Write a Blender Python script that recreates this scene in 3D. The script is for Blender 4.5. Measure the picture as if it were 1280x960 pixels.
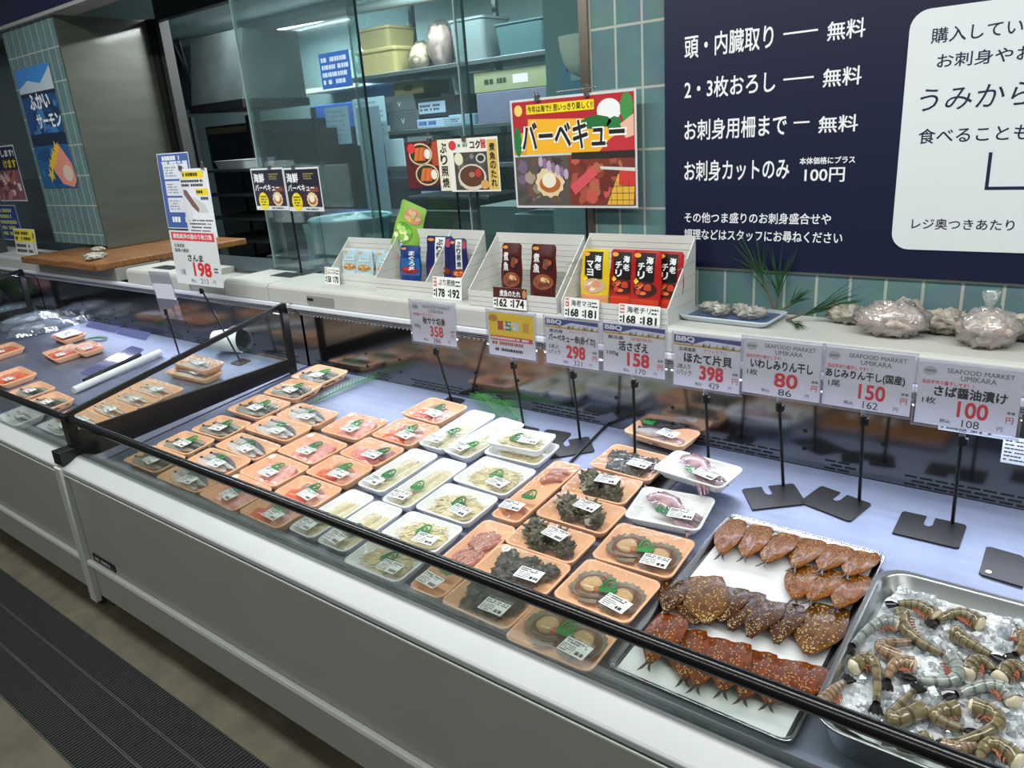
import bpy, math, random
from mathutils import Matrix, Vector, noise
for o in list(bpy.data.objects): bpy.data.objects.remove(o)
S = bpy.context.scene
COL = S.collection
PI = math.pi
# ---------------------------------------------------------------- camera, world, lights, exposure
S.view_settings.view_transform = 'Standard'
S.view_settings.look = 'None'
S.view_settings.gamma = 1
S.view_settings.use_curve_mapping = False
S.view_settings.exposure = 0.0
S.cycles.transparent_max_bounces = 24
cam = bpy.data.cameras.new('camera')
cam.sensor_width = 36; cam.lens = 953.2/1280*36; cam.clip_start = 0.02
co = bpy.data.objects.new('camera', cam); COL.objects.link(co)
R_, U_, B_ = (0.789279, 0.609965, -0.070577), (-0.142038, 0.293188, 0.945445), (0.597381, -0.736195, 0.318045)
co.matrix_world = Matrix(((R_[0], U_[0], B_[0], 0), (R_[1], U_[1], B_[1], 0), (R_[2], U_[2], B_[2], 1.65), (0, 0, 0, 1)))
S.camera = co
wd = bpy.data.worlds.new('store'); S.world = wd; wd.use_nodes = True
bg = wd.node_tree.nodes['Background']; bg.inputs[0].default_value = (0.80, 0.93, 1.0, 1); bg.inputs[1].default_value = 0.11
def area(name, loc, rot, sx, sy, power, color=(1, 1, 1)):
    l = bpy.data.lights.new(name, 'AREA'); l.shape = 'RECTANGLE'; l.size = sx; l.size_y = sy; l.energy = power; l.color = color
    o = bpy.data.objects.new(name, l); COL.objects.link(o); o.location = loc; o.rotation_euler = rot
    return o
# store ceiling light lines above the aisle, and the cool light lines built under the counter lip of the cases
area('aisle_light_line', (-1.5, 1.05, 2.95), (0, 0, 0), 8, 0.12, 150, (0.97, 1.0, 0.97))
area('aisle_light_line', (-1.5, -1.2, 2.95), (0, 0, 0), 8, 0.12, 85, (0.97, 1.0, 0.97))
area('case_light_line', (-1.15, 2.085, 0.893), (-0.5, 0, 0), 3.5, 0.03, 8, (0.78, 0.84, 1.0))
area('case_light_line', (-4.42, 2.085, 0.893), (-0.5, 0, 0), 2.9, 0.03, 5, (0.78, 0.84, 1.0))

# ---------------------------------------------------------------- materials
def lin(h):
    h = h.lstrip('#'); out = []
    for i in (0, 2, 4):
        c = int(h[i:i+2], 16)/255
        out.append(c/12.92 if c <= 0.04045 else ((c+0.055)/1.055)**2.4)
    return (*out, 1)
_mats = {}
def mt(hexc, rough=0.5, metal=0.0, var=0.0, scale=30, bump=0.0, bscale=None, spec=0.5, coat=0.0, hex2=None, stretch=None, name=None, emit=0.0):
    key = (hexc, rough, metal, var, scale, bump, bscale, spec, coat, hex2, stretch, emit)
    if key in _mats: return _mats[key]
    m = bpy.data.materials.new(name or 'surface_'+hexc.lstrip('#')); m.use_nodes = True
    nt = m.node_tree; p = nt.nodes['Principled BSDF']
    p.inputs['Base Color'].default_value = lin(hexc); p.inputs['Roughness'].default_value = rough
    p.inputs['Metallic'].default_value = metal; p.inputs['Specular IOR Level'].default_value = spec
    p.inputs['Coat Weight'].default_value = coat; p.inputs['Coat Roughness'].default_value = 0.08
    if emit: p.inputs['Emission Color'].default_value = lin(hexc); p.inputs['Emission Strength'].default_value = emit
    if var or bump:
        tc = nt.nodes.new('ShaderNodeTexCoord'); mp = nt.nodes.new('ShaderNodeMapping')
        nt.links.new(tc.outputs['Object'], mp.inputs[0])
        if stretch: mp.inputs['Scale'].default_value = stretch
        if var:
            n = nt.nodes.new('ShaderNodeTexNoise'); n.inputs['Scale'].default_value = scale; n.inputs['Detail'].default_value = 4
            nt.links.new(mp.outputs[0], n.inputs['Vector'])
            r = nt.nodes.new('ShaderNodeValToRGB'); nt.links.new(n.outputs[0], r.inputs[0])
            c = lin(hexc); c2 = lin(hex2) if hex2 else tuple(min(1, x*(1-var)) for x in c[:3])+(1,)
            r.color_ramp.elements[0].position = 0.35; r.color_ramp.elements[1].position = 0.65
            r.color_ramp.elements[0].color = c2
            r.color_ramp.elements[1].color = c if hex2 else tuple(min(1, x*(1+var)) for x in c[:3])+(1,)
            nt.links.new(r.outputs[0], p.inputs['Base Color'])
        if bump:
            n2 = nt.nodes.new('ShaderNodeTexNoise'); n2.inputs['Scale'].default_value = bscale or scale; n2.inputs['Detail'].default_value = 3
            nt.links.new(mp.outputs[0], n2.inputs['Vector'])
            b = nt.nodes.new('ShaderNodeBump'); b.inputs['Strength'].default_value = bump; b.inputs['Distance'].default_value = 0.004
            nt.links.new(n2.outputs[0], b.inputs['Height']); nt.links.new(b.outputs[0], p.inputs['Normal'])
    _mats[key] = m
    return m
def clear(name, tint, gloss=0.08, rough=0.03, bump=0.0, bscale=40, haze=0.0, hazec='#ffffff'):
    if name in _mats: return _mats[name]
    m = bpy.data.materials.new(name); m.use_nodes = True; nt = m.node_tree
    for n in list(nt.nodes): nt.nodes.remove(n)
    out = nt.nodes.new('ShaderNodeOutputMaterial'); t = nt.nodes.new('ShaderNodeBsdfTransparent'); g = nt.nodes.new('ShaderNodeBsdfGlossy')
    t.inputs[0].default_value = lin(tint); g.inputs['Roughness'].default_value = rough
    fr = nt.nodes.new('ShaderNodeLayerWeight'); fr.inputs[0].default_value = 0.25
    mul = nt.nodes.new('ShaderNodeMath'); mul.operation = 'MULTIPLY_ADD'; mul.inputs[1].default_value = 0.5; mul.inputs[2].default_value = gloss; mul.use_clamp = True
    nt.links.new(fr.outputs['Fresnel'], mul.inputs[0])
    mx = nt.nodes.new('ShaderNodeMixShader'); nt.links.new(mul.outputs[0], mx.inputs[0])
    src = t.outputs[0]
    if haze:
        d = nt.nodes.new('ShaderNodeBsdfDiffuse'); d.inputs[0].default_value = lin(hazec)
        m2 = nt.nodes.new('ShaderNodeMixShader'); m2.inputs[0].default_value = haze
        nt.links.new(t.outputs[0], m2.inputs[1]); nt.links.new(d.outputs[0], m2.inputs[2]); src = m2.outputs[0]
    nt.links.new(src, mx.inputs[1]); nt.links.new(g.outputs[0], mx.inputs[2]); nt.links.new(mx.outputs[0], out.inputs[0])
    if bump:
        tc = nt.nodes.new('ShaderNodeTexCoord'); n2 = nt.nodes.new('ShaderNodeTexNoise'); n2.inputs['Scale'].default_value = bscale
        nt.links.new(tc.outputs['Object'], n2.inputs['Vector'])
        b = nt.nodes.new('ShaderNodeBump'); b.inputs['Strength'].default_value = bump; b.inputs['Distance'].default_value = 0.01
        nt.links.new(n2.outputs[0], b.inputs['Height']); nt.links.new(b.outputs[0], g.inputs['Normal'])
    _mats[name] = m
    return m
FILM = clear('cling_film', '#fafafa', 0.03, 0.10, 0.5, 35, 0.02, '#ffffff')
BAGF = clear('bag_film', '#f6f6f6', 0.16, 0.10, 0.8, 60, 0.14, '#ffffff')
GLASS = clear('clear_glass', '#f1f6f4', 0.03, 0.02)
KGLASS = clear('kitchen_glass', '#e6f0ef', 0.05, 0.03, 0, 40, 0.035, '#9fc4c8')
ACRYL = clear('clear_acrylic', '#f4f4fb', 0.05, 0.05, 0, 40, 0.10, '#eeeeff')
COVER = clear('card_cover', '#fbfbff', 0.02, 0.04, 0, 40, 0.02, '#ffffff')
BLACK = mt('#0b0b0d', 0.35)
CASE = mt('#9c9c93', 0.42, 0, 0.02, 4)
LEDGE = mt('#b6b9b8', 0.28, 0, 0.02, 6)
SHELF = mt('#bcbcb6', 0.4, 0, 0.03, 5)
STEEL = mt('#9a9a9a', 0.3, 1.0, 0.06, 6, 0, None, 0.5, 0, None, (1, 1, 30))
WHITEP = mt('#e9e9e6', 0.5)
PEACH = mt('#f3bd93', 0.45, 0, 0.03, 20)
FOAM = mt('#eceeee', 0.45, 0, 0.02, 20)
NAVY = mt('#0b1233', 0.45, 0, 0.03, 3)

# ---------------------------------------------------------------- mesh building
class G:
    def __init__(s): s.v = []; s.f = []; s.mi = []; s.sm = []; s.mats = []
    def m(s, mat):
        if mat not in s.mats: s.mats.append(mat)
        return s.mats.index(mat)
    def add(s, vs, fs, mat, smooth=False, M=None):
        b = len(s.v)
        s.v += [tuple(M @ Vector(p)) for p in vs] if M is not None else [tuple(p) for p in vs]
        k = s.m(mat)
        for f in fs: s.f.append([b+i for i in f]); s.mi.append(k); s.sm.append(smooth)
        return s
    def skin(s, rings, pick, smooth=True):
        # a closed-round tube of rings whose faces take the material pick(i, j)
        n = len(rings[0]); b = len(s.v); s.v += [tuple(p) for r in rings for p in r]
        for i in range(len(rings)-1):
            for j in range(n):
                k = (j+1) % n; s.f.append([b+i*n+j, b+i*n+k, b+(i+1)*n+k, b+(i+1)*n+j]); s.mi.append(s.m(pick(i, j))); s.sm.append(smooth)
        return s
    def box(s, x0, x1, y0, y1, z0, z1, mat, M=None):
        vs = [(x, y, z) for z in (z0, z1) for y in (y0, y1) for x in (x0, x1)]
        return s.add(vs, [(0, 2, 3, 1), (4, 5, 7, 6), (0, 1, 5, 4), (2, 6, 7, 3), (0, 4, 6, 2), (1, 3, 7, 5)], mat, False, M)
    def loft(s, rings, mat, smooth=True, caps=(True, True), M=None, closed=True):
        n = len(rings[0]); vs = [p for r in rings for p in r]; fs = []
        for i in range(len(rings)-1):
            for j in range(n if closed else n-1):
                k = (j+1) % n
                fs.append((i*n+j, i*n+k, (i+1)*n+k, (i+1)*n+j))
        s.add(vs, fs, mat, smooth, M)
        if caps[0]: s.add(rings[0], [tuple(range(n))[::-1]], mat, False, M)
        if caps[1]: s.add(rings[-1], [tuple(range(n))], mat, False, M)
        return s
    def prism(s, poly, z0, z1, mat, M=None, smooth=False):
        return s.loft([[(x, y, z0) for x, y in poly], [(x, y, z1) for x, y in poly]], mat, smooth, (True, True), M)
    def tube(s, pts, rad, mat, n=8, M=None, smooth=True, caps=(True, True), flat=1.0):
        pts = [Vector(p) for p in pts]; rings = []; ref = None
        for i, p in enumerate(pts):
            d = (pts[min(i+1, len(pts)-1)]-pts[max(i-1, 0)]).normalized()
            if ref is None: ref = Vector((0, 0, 1)) if abs(d.z) < 0.9 else Vector((1, 0, 0))
            a = d.cross(ref).normalized(); b = a.cross(d).normalized(); ref = b
            r = rad[i] if isinstance(rad, (list, tuple)) else rad
            rings.append([tuple(p+a*(r*math.cos(2*PI*k/n))+b*(r*flat*math.sin(2*PI*k/n))) for k in range(n)])
        return s.loft(rings, mat, smooth, caps, M)
    def lathe(s, prof, mat, n=24, M=None, smooth=True, caps=(False, False)):
        return s.loft([[(r*math.cos(2*PI*k/n), r*math.sin(2*PI*k/n), z) for k in range(n)] for r, z in prof], mat, smooth, caps, M)
    def ball(s, c, r, mat, n=12, amp=0.0, fr=20, seed=0, M=None, zmin=None):
        if not isinstance(r, (list, tuple)): r = (r, r, r)
        rings = []
        for i in range(n//2+1):
            t = PI*i/(n//2); ring = []
            for k in range(n):
                d = Vector((math.sin(t)*math.cos(2*PI*k/n), math.sin(t)*math.sin(2*PI*k/n), -math.cos(t)))
                q = 1+amp*(noise.noise(d*fr*0.1+Vector((seed*7.3, seed*1.7, 0)))*2+.8*noise.noise(d*fr*.32+Vector((0, seed, seed*3.1)))) if amp else 1
                z = c[2]+d.z*r[2]*q
                ring.append((c[0]+d.x*r[0]*q, c[1]+d.y*r[1]*q, max(z, zmin) if zmin is not None else z))
            rings.append(ring)
        return s.loft(rings, mat, True, (False, False), M)
    def sheet(s, nx, ny, fn, mat, smooth=True, M=None, thick=0):
        vs = [fn(i/nx, j/ny) for j in range(ny+1) for i in range(nx+1)]
        fs = [(j*(nx+1)+i, j*(nx+1)+i+1, (j+1)*(nx+1)+i+1, (j+1)*(nx+1)+i) for j in range(ny) for i in range(nx)]
        s.add(vs, fs, mat, smooth, M)
        if thick:
            s.add([(x, y, z-thick) for x, y, z in vs], [f[::-1] for f in fs], mat, smooth, M)
            w = nx+1; e = list(range(w))+[j*w+nx for j in range(1, ny+1)]+[ny*w+i for i in range(nx-1, -1, -1)]+[j*w for j in range(ny-1, 0, -1)]
            q = [vs[i] for i in e]; m_ = len(q)
            s.add(q+[(x, y, z-thick) for x, y, z in q], [(i, m_+i, m_+(i+1) % m_, (i+1) % m_) for i in range(m_)], mat, False, M)
        return s
    # printed matter: flat shapes in the card's own plane (x right, y up, z out of the card)
    def rect(s, x0, y0, x1, y1, mat, z=0.0002, M=None):
        return s.add([(x0, y0, z), (x1, y0, z), (x1, y1, z), (x0, y1, z)], [(0, 1, 2, 3)], mat, False, M)
    def poly(s, pts, mat, z=0.0002, M=None):
        return s.add([(x, y, z) for x, y in pts], [tuple(range(len(pts)))], mat, False, M)
    def disc(s, x, y, rx, ry, mat, z=0.0002, n=20, a0=0, M=None):
        return s.poly([(x+rx*math.cos(2*PI*k/n+a0), y+ry*math.sin(2*PI*k/n+a0)) for k in range(n)], mat, z, M)
    def text(s, body, x0, y0, x1, y1, mat, z=0.0004, bold=0.0, M=None, shear=0.0):
        vs, fs, (ax, ay, bx, by) = glyphs(body, 0.0)
        # heavier strokes: the glyphs laid down a few times, shifted by a fraction of a stroke
        bx += bold*2; by += bold*2; sh = ((0, 0),) if not bold else ((0, 0), (2, 0), (0, 2), (2, 2), (1, 1))
        sx = (x1-x0)/max(bx-ax, 1e-6); sy = (y1-y0)/max(by-ay, 1e-6)
        for q, (dx, dy) in enumerate(sh):
            s.add([(x0+(x-ax+dx*bold)*sx+shear*(y-ay)*sy, y0+(y-ay+dy*bold)*sy, z+.00002*q) for x, y in vs], fs, mat, False, M)
        return s
    def vtext(s, body, x0, y0, x1, y1, mat, z=0.0004, bold=0.0, M=None):
        n = len(body); h = (y1-y0)/n
        for i, c in enumerate(body):
            t = y1-h*(i+1)
            if c == 'ー': s.rect((x0+x1)/2-(x1-x0)*.06, t+h*.1, (x0+x1)/2+(x1-x0)*.06, t+h*.9, mat, z, M)
            else: s.text(c, x0, t+h*.06, x1, t+h*.94, mat, z, bold, M)
        return s
    def dashes(s, x0, y0, x1, y1, rows, mat, seed=0, z=0.0004, M=None, fill=0.55):
        rg = random.Random(seed); h = (y1-y0)/rows
        for r in range(rows):
            x = x0; y = y1-h*(r+1)
            end = x0+(x1-x0)*rg.uniform(0.7, 1)
            while x < end:
                w = h*rg.uniform(0.3, 0.9)
                if rg.random() < 0.85: s.rect(x, y+h*(1-fill)*.5, min(x+w*0.8, x1), y+h*(1+fill)*.5, mat, z, M)
                x += w
        return s
    def mesh(s, name):
        me = bpy.data.meshes.new(name); me.from_pydata(s.v, [], s.f)
        for m in s.mats: me.materials.append(m)
        me.polygons.foreach_set('material_index', s.mi); me.polygons.foreach_set('use_smooth', s.sm)
        me.update(); return me
    def build(s, name, parent=None, loc=(0, 0, 0), rot=(0, 0, 0), bevel=0, solid=0):
        return put(name, s.mesh(name), parent, loc, rot, bevel, solid)
def put(name, me, parent=None, loc=(0, 0, 0), rot=(0, 0, 0), bevel=0, solid=0):
    o = bpy.data.objects.new(name, me); COL.objects.link(o); o.location = loc; o.rotation_euler = rot
    if parent: o.parent = parent
    if solid:
        d = o.modifiers.new('Solidify', 'SOLIDIFY'); d.thickness = solid; d.offset = 0
    if bevel:
        b = o.modifiers.new('Bevel', 'BEVEL'); b.width = bevel; b.segments = 2; b.limit_method = 'ANGLE'
    return o
_gl = {}
def glyphs(body, bold):
    k = (body, bold)
    if k in _gl: return _gl[k]
    c = bpy.data.curves.new('lettering', 'FONT'); c.body = body; c.size = 1; c.offset = bold; c.resolution_u = 3; c.fill_mode = 'FRONT'
    o = bpy.data.objects.new('lettering', c); COL.objects.link(o)
    dg = bpy.context.evaluated_depsgraph_get(); me = bpy.data.meshes.new_from_object(o.evaluated_get(dg))
    vs = [(v.co.x, v.co.y) for v in me.vertices]; fs = [tuple(p.vertices) for p in me.polygons]
    bpy.data.objects.remove(o); bpy.data.curves.remove(c); bpy.data.meshes.remove(me)
    if not vs: vs, fs = [(0, 0), (1, 0), (1, 1)], []
    bb = (min(v[0] for v in vs), min(v[1] for v in vs), max(v[0] for v in vs), max(v[1] for v in vs))
    _gl[k] = (vs, fs, bb); return _gl[k]
def rrect(w, d, r, n=4, cx=0, cy=0):
    pts = []
    for sx, sy, a in ((1, 1, 0), (-1, 1, PI/2), (-1, -1, PI), (1, -1, 1.5*PI)):
        for i in range(n+1):
            t = a+PI/2*i/n
            pts.append((cx+sx*(w/2-r)+r*math.cos(t), cy+sy*(d/2-r)+r*math.sin(t)))
    return pts
def tag(o, label=None, cat=None, group=None, kind=None):
    if label: o['label'] = label
    if cat: o['category'] = cat
    if group: o['group'] = group
    if kind: o['kind'] = kind
    return o
def thing(name, label, cat, loc=(0, 0, 0), rot=(0, 0, 0), group=None):
    o = bpy.data.objects.new(name, None); COL.objects.link(o); o.empty_display_size = 0.05
    o.location = loc; o.rotation_euler = rot
    return tag(o, label, cat, group)
def struct(name, g, bevel=0): return tag(g.build(name, bevel=bevel), kind='structure')
UP = PI/2     # a card modelled flat stands upright, facing the aisle
SL = math.atan(0.095)
def dz(y, h=0.0): return 0.557+0.095*(y-1.15)+h      # the display deck rises gently towards the back

# ---------------------------------------------------------------- the setting
def tile_mat():
    m = bpy.data.materials.new('glazed_teal_tile'); m.use_nodes = True; nt = m.node_tree; p = nt.nodes['Principled BSDF']
    tc = nt.nodes.new('ShaderNodeTexCoord'); sp = nt.nodes.new('ShaderNodeSeparateXYZ'); cb = nt.nodes.new('ShaderNodeCombineXYZ')
    nt.links.new(tc.outputs['Object'], sp.inputs[0])
    ax = nt.nodes.new('ShaderNodeMath'); ax.inputs[1].default_value = 1.466+0.0965*200; nt.links.new(sp.outputs[0], ax.inputs[0])
    az = nt.nodes.new('ShaderNodeMath'); az.inputs[1].default_value = -1.743+0.1915*60; nt.links.new(sp.outputs[2], az.inputs[0])
    nt.links.new(ax.outputs[0], cb.inputs[0]); nt.links.new(az.outputs[0], cb.inputs[1])
    b = nt.nodes.new('ShaderNodeTexBrick'); b.offset = 0; b.inputs['Scale'].default_value = 1; b.inputs['Mortar Size'].default_value = 0.0045
    b.inputs['Mortar Smooth'].default_value = 0.2; b.inputs['Brick Width'].default_value = 0.0965; b.inputs['Row Height'].default_value = 0.1915
    b.inputs['Color1'].default_value = lin('#5c7a7d'); b.inputs['Color2'].default_value = lin('#638081'); b.inputs['Mortar'].default_value = lin('#aab0a6')
    nt.links.new(cb.outputs[0], b.inputs['Vector'])
    n = nt.nodes.new('ShaderNodeTexNoise'); n.inputs['Scale'].default_value = 14; n.inputs['Detail'].default_value = 3; nt.links.new(tc.outputs['Object'], n.inputs[0])
    mx = nt.nodes.new('ShaderNodeMix'); mx.data_type = 'RGBA'; mx.blend_type = 'SOFT_LIGHT'; mx.inputs[0].default_value = 0.35
    nt.links.new(b.outputs['Color'], mx.inputs[6]); nt.links.new(n.outputs['Color'], mx.inputs[7]); nt.links.new(mx.outputs[2], p.inputs['Base Color'])
    p.inputs['Roughness'].default_value = 0.22
    bp = nt.nodes.new('ShaderNodeBump'); bp.inputs['Strength'].default_value = 0.5; bp.inputs['Distance'].default_value = 0.002; bp.invert = True
    nt.links.new(b.outputs['Fac'], bp.inputs['Height']); nt.links.new(bp.outputs[0], p.inputs['Normal'])
    return m
TILE = tile_mat()
CONC = mt('#474232', 0.6, 0, 0.25, 9, 0.15, 60)
struct('floor', G().box(-11, 3, -3, 6, -0.05, 0, CONC))
YW = 2.35
g = G(); g.box(-1.47, 1.2, YW, YW+0.12, 0, 2.5, TILE); struct('wall_back', g)
g = G(); g.box(-6.05, -5.272, YW, YW+0.1, 1.1, 2.5, TILE); struct('wall_left', g)
HEAD = mt('#060a38', 0.4)
g = G(); g.box(-9.5, 1.2, YW-0.03, YW+0.12, 2.51, 3.1, HEAD); g.box(-9.5, 1.2, YW-0.035, YW+0.12, 2.49, 2.51, mt('#9a9c98', 0.5)); struct('trim_1', g)
g = G(); g.box(-1.502, -1.468, YW-0.012, YW+0.12, 1.0, 2.49, mt('#9a8f84', 0.3, 1.0, 0.1, 5)); struct('trim_2', g)
SATIN = mt('#5f6158', 0.34, 0.45, 0.08, 3, 0.03, 20, 0.6, 0.2, None, (1, 1, 6))
g = G(); g.box(-5.271, -5.255, YW+.001, 2.93, 1.08, 2.49, SATIN); struct('wall_return', g)
g = G(); g.box(-5.27, -5.18, 2.93, 3.0, 0.95, 2.49, BLACK); struct('trim_3', g)
g = G(); g.box(-5.19, -5.13, 2.95, 3.02, 0.95, 2.49, mt('#4a4c4a', 0.5, 0.6)); struct('trim_4', g)
g = G(); g.box(-5.13, -1.5, 2.93, 2.99, 2.47, 2.75, mt('#23282a', 0.4)); struct('trim_5', g)
KW = mt('#8ba5a8', 0.5, 0, 0.05, 4)
struct('wall_kitchen', G().box(-11, -0.9, 5.2, 5.3, 0, 2.75, KW))
struct('wall_kitchen_side', G().box(-1.0, -0.9, 2.47, 5.2, 0, 2.75, KW))
struct('wall_kitchen_far', G().box(-11.1, -11, 2.4, 5.3, 0, 2.75, mt('#3b4648', 0.5)))
struct('ceiling', G().box(-11, -0.9, 2.47, 5.3, 2.72, 2.8, mt('#8d9a98', 0.6)))
struct('wall_partition', G().box(-9.5, -6.05, YW+0.3, YW+0.36, 0.9, 2.5, mt('#4d5f66', 0.35, 0, 0.15, 3)))
# the knee wall under the serving hatch, with a satin steel sill on it
g = G(); g.box(-5.27, -1.5, YW, YW+0.1, 0, 1.02, mt('#7c8487', 0.5)); g.box(-5.27, -1.5, YW-0.005, 2.6, 1.02, 1.035, mt('#7f9097', 0.25, 0.9, 0.05, 3)); struct('wall_sill', g)
# three panes of glass above the sill
for i, (x0, x1, y0) in enumerate(((-3.48, -2.62, YW+0.03), (-2.70, -2.06, YW+0.055), (-2.08, -1.5, YW+0.03))):
    g = G(); g.box(x0, x1, y0, y0+0.008, 1.04, 2.49, KGLASS)
    w = tag(g.build('window_%d' % (i+1)), kind='structure')
    e = G(); dk = mt('#1f2b2c', 0.2)
    e.box(x0-0.002, x0+0.003, y0-0.001, y0+0.009, 1.04, 2.49, mt('#93a7a5', 0.2)); e.box(x1-0.004, x1+0.002, y0-0.001, y0+0.009, 1.04, 2.49, dk)
    e.build('window_edge', w)

# ---------------------------------------------------------------- floor gratings in front of the cases
GR = mt('#0d0f11', 0.7, 0, 0.3, 40)
GRF = mt('#2b2b27', 0.5)
names = {0: 'nearest the cases', 1: 'in the middle row', 2: 'on the aisle side'}
segs = [(-5.2, -3.62), (-3.6, -1.22), (-1.2, -0.1)]
pos = ['far end of the row', 'middle of the row', 'near end of the row']
for r, (y0, y1) in enumerate(((0.735, 0.845), (0.632, 0.732), (0.520, 0.629))):
    for k, (x0, x1) in enumerate(segs):
        g = G(); g.box(x0, x1, y0, y1, 0.0005, 0.004, GRF)
        n = int((x1-x0)/0.012)
        for i in range(n):
            a = x0+0.006+i*(x1-x0-0.012)/n
            g.box(a, a+0.007, y0+0.004, y1-0.004, 0.004, 0.008, GR)
        g.box(x0+0.003, x1-0.003, y0+0.003, y1-0.003, 0.0035, 0.005, mt('#08090a', 0.6))
        tag(g.build('floor_grating'), 'dark ribbed floor grating strip %s, %s' % (names[r], pos[k]), 'floor grating', 'ribbed gratings along the aisle floor')

# ---------------------------------------------------------------- refrigerated display cases
RAILM = mt('#08080a', 0.22)
MIRROR = mt('#828486', 0.12, 1.0, 0.04, 2)
DECK = mt('#8f97ad', 0.45, 0.85, 0.06, 5, 0.04, 30, 0.5, 0, None, (1, 6, 1))
DARKIN = mt('#3c4345', 0.35, 0.6)
def case(x0, x1, label, shelf=True, plate=True):
    c = thing('display_case', label, 'display case', ((x0+x1)/2, 1.5, 0), (0, 0, 0), 'low refrigerated seafood cases')
    cx, cy = (x0+x1)/2, 1.5
    def part(name, g, bevel=0, par=None):
        for i, v in enumerate(g.v): g.v[i] = (v[0]-cx, v[1]-cy, v[2])
        return g.build(name, par or c, bevel=bevel)
    a, b = x0+0.004, x1-0.004
    g = G(); g.box(a+0.012, b-0.012, 0.972, 2.3, 0.06, 0.53, CASE); g.box(a+0.012, b-0.012, 0.968, 0.972, 0.045, 0.571, CASE); part('front_panel', g)
    g = G(); g.box(a, b, 0.952, 0.9675, 0.187, 0.207, mt('#e6e6e0', 0.4)); part('kick_stripe', g, 0.003)
    # sloping bumper ledge with its dark joint
    prof = [(0.957, 0.571), (0.957, 0.585), (0.962, 0.590), (1.018, 0.617), (1.026, 0.617), (1.026, 0.571)]
    g = G(); g.loft([[(a, y, z) for y, z in prof], [(b, y, z) for y, z in prof]], LEDGE, False); part('bumper_ledge', g, 0.002)
    g = G(); g.box(a, b, 0.9585, 0.9668, 0.5655, 0.5715, BLACK); g.box(a, b, 0.955, 0.9668, 0.561, 0.5655, mt('#d6d8d4', 0.3)); part('ledge_joint', g)
    for xx in (a+0.012, b-0.06):
        g = G(); g.box(xx, xx+0.045, 0.985, 1.03, 0, 0.06, mt('#3a3a38', 0.6)); part('foot', g)
    g = G(); g.box(a, b, 1.03, 1.115, 0.535, 0.5535, DARKIN)
    n = int((b-a)/0.05)
    for i in range(n): g.box(a+0.01+i*(b-a)/n, a+0.042+i*(b-a)/n, 1.045, 1.1, 0.5535, 0.5545, mt('#23282a', 0.4, 0.5))
    part('air_return', g)
    g = G(); q = [(a, 1.115, dz(1.115)), (b, 1.115, dz(1.115)), (b, 2.105, dz(2.105)), (a, 2.105, dz(2.105))]
    g.loft([[(x, y, z-0.02) for x, y, z in q], q], DECK, False); part('deck', g)
    # polished rear panel with slots along its foot and screw holes
    z0 = dz(2.105); g = G(); g.box(a, b, 2.108, 2.12, z0-0.02, 0.905, MIRROR)
    seg = 0.30; k = 0; HOLE = mt('#060607', 0.6)
    x = a+0.05
    while x < b-0.1:
        L = seg if k % 2 == 0 else 0.09
        for r in range(3):
            xx = x+(0.018 if r == 1 else 0)
            while xx < x+L-0.03:
                g.box(xx, xx+0.03, 2.1065, 2.1085, z0+0.006+r*0.012, z0+0.0105+r*0.012, HOLE); xx += 0.037
        x += L+0.12; k += 1
        for zz in (z0+0.055, z0+0.11):
            if x < b-0.05: g.add([(x-0.06+0.007*math.cos(t*PI/5), 2.1066, zz+0.006*math.sin(t*PI/5)) for t in range(10)], [tuple(range(10))], HOLE)
    part('rear_panel', g)
    # cool air outlet: stacked louvres under the counter lip, and the white lip itself
    g = G(); LV = mt('#d8dae0', 0.4); dk = mt('#101114', 0.5)
    g.loft([[(a, 2.062, 0.938), (a, 2.108, 0.899), (a, 2.108, 0.938)], [(b, 2.062, 0.938), (b, 2.108, 0.899), (b, 2.108, 0.938)]], dk, False)
    for r in range(3):
        y = 2.064+r*0.013; z = 0.934-r*0.0115
        g.box(a, b, y-0.001, y+0.002, z-0.0035, z-0.0018, LV)
    n = int((b-a)/0.024)
    for i in range(n): g.box(a+i*0.024, a+i*0.024+0.005, 2.097, 2.106, 0.897, 0.909, LV)
    part('air_outlet', g)
    g = G(); g.box(a, b, 2.05, 2.075, 0.938, 0.957, mt('#dfe2ea', 0.25)); part('counter_lip', g, 0.003)
    # front glass under the black rail
    g = G(); g.box(a+0.02, b-0.02, 1.0235, 1.0285, 0.612, 0.748, GLASS); part('front_glass', g)
    g = G(); g.tube([(a, 1.03, 0.752), (b, 1.03, 0.752)], 0.015, RAILM, 12); part('rail', g)
    if plate:
        g = G(); px0 = x0+0.06; g.box(px0, px0+0.17, 0.9635, 0.9675, 0.216, 0.245, mt('#15171a', 0.4))
        M = Matrix.Translation((px0, 0.9632, 0.216)) @ Matrix.Rotation(UP, 4, 'X')
        g.dashes(0.02, 0.009, 0.15, 0.021, 1, mt('#c9cbc9', 0.4), 5, 0.0003, M, 0.9)
        part('nameplate', g)
    return c
case(-2.935, 1.0, 'long grey front display case running out of frame at the right')
case(-5.88, -2.945, 'grey front display case left of the first black glass divider')
case(-8.8, -5.89, 'display case at the far left end beyond the second divider', plate=False)
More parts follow.
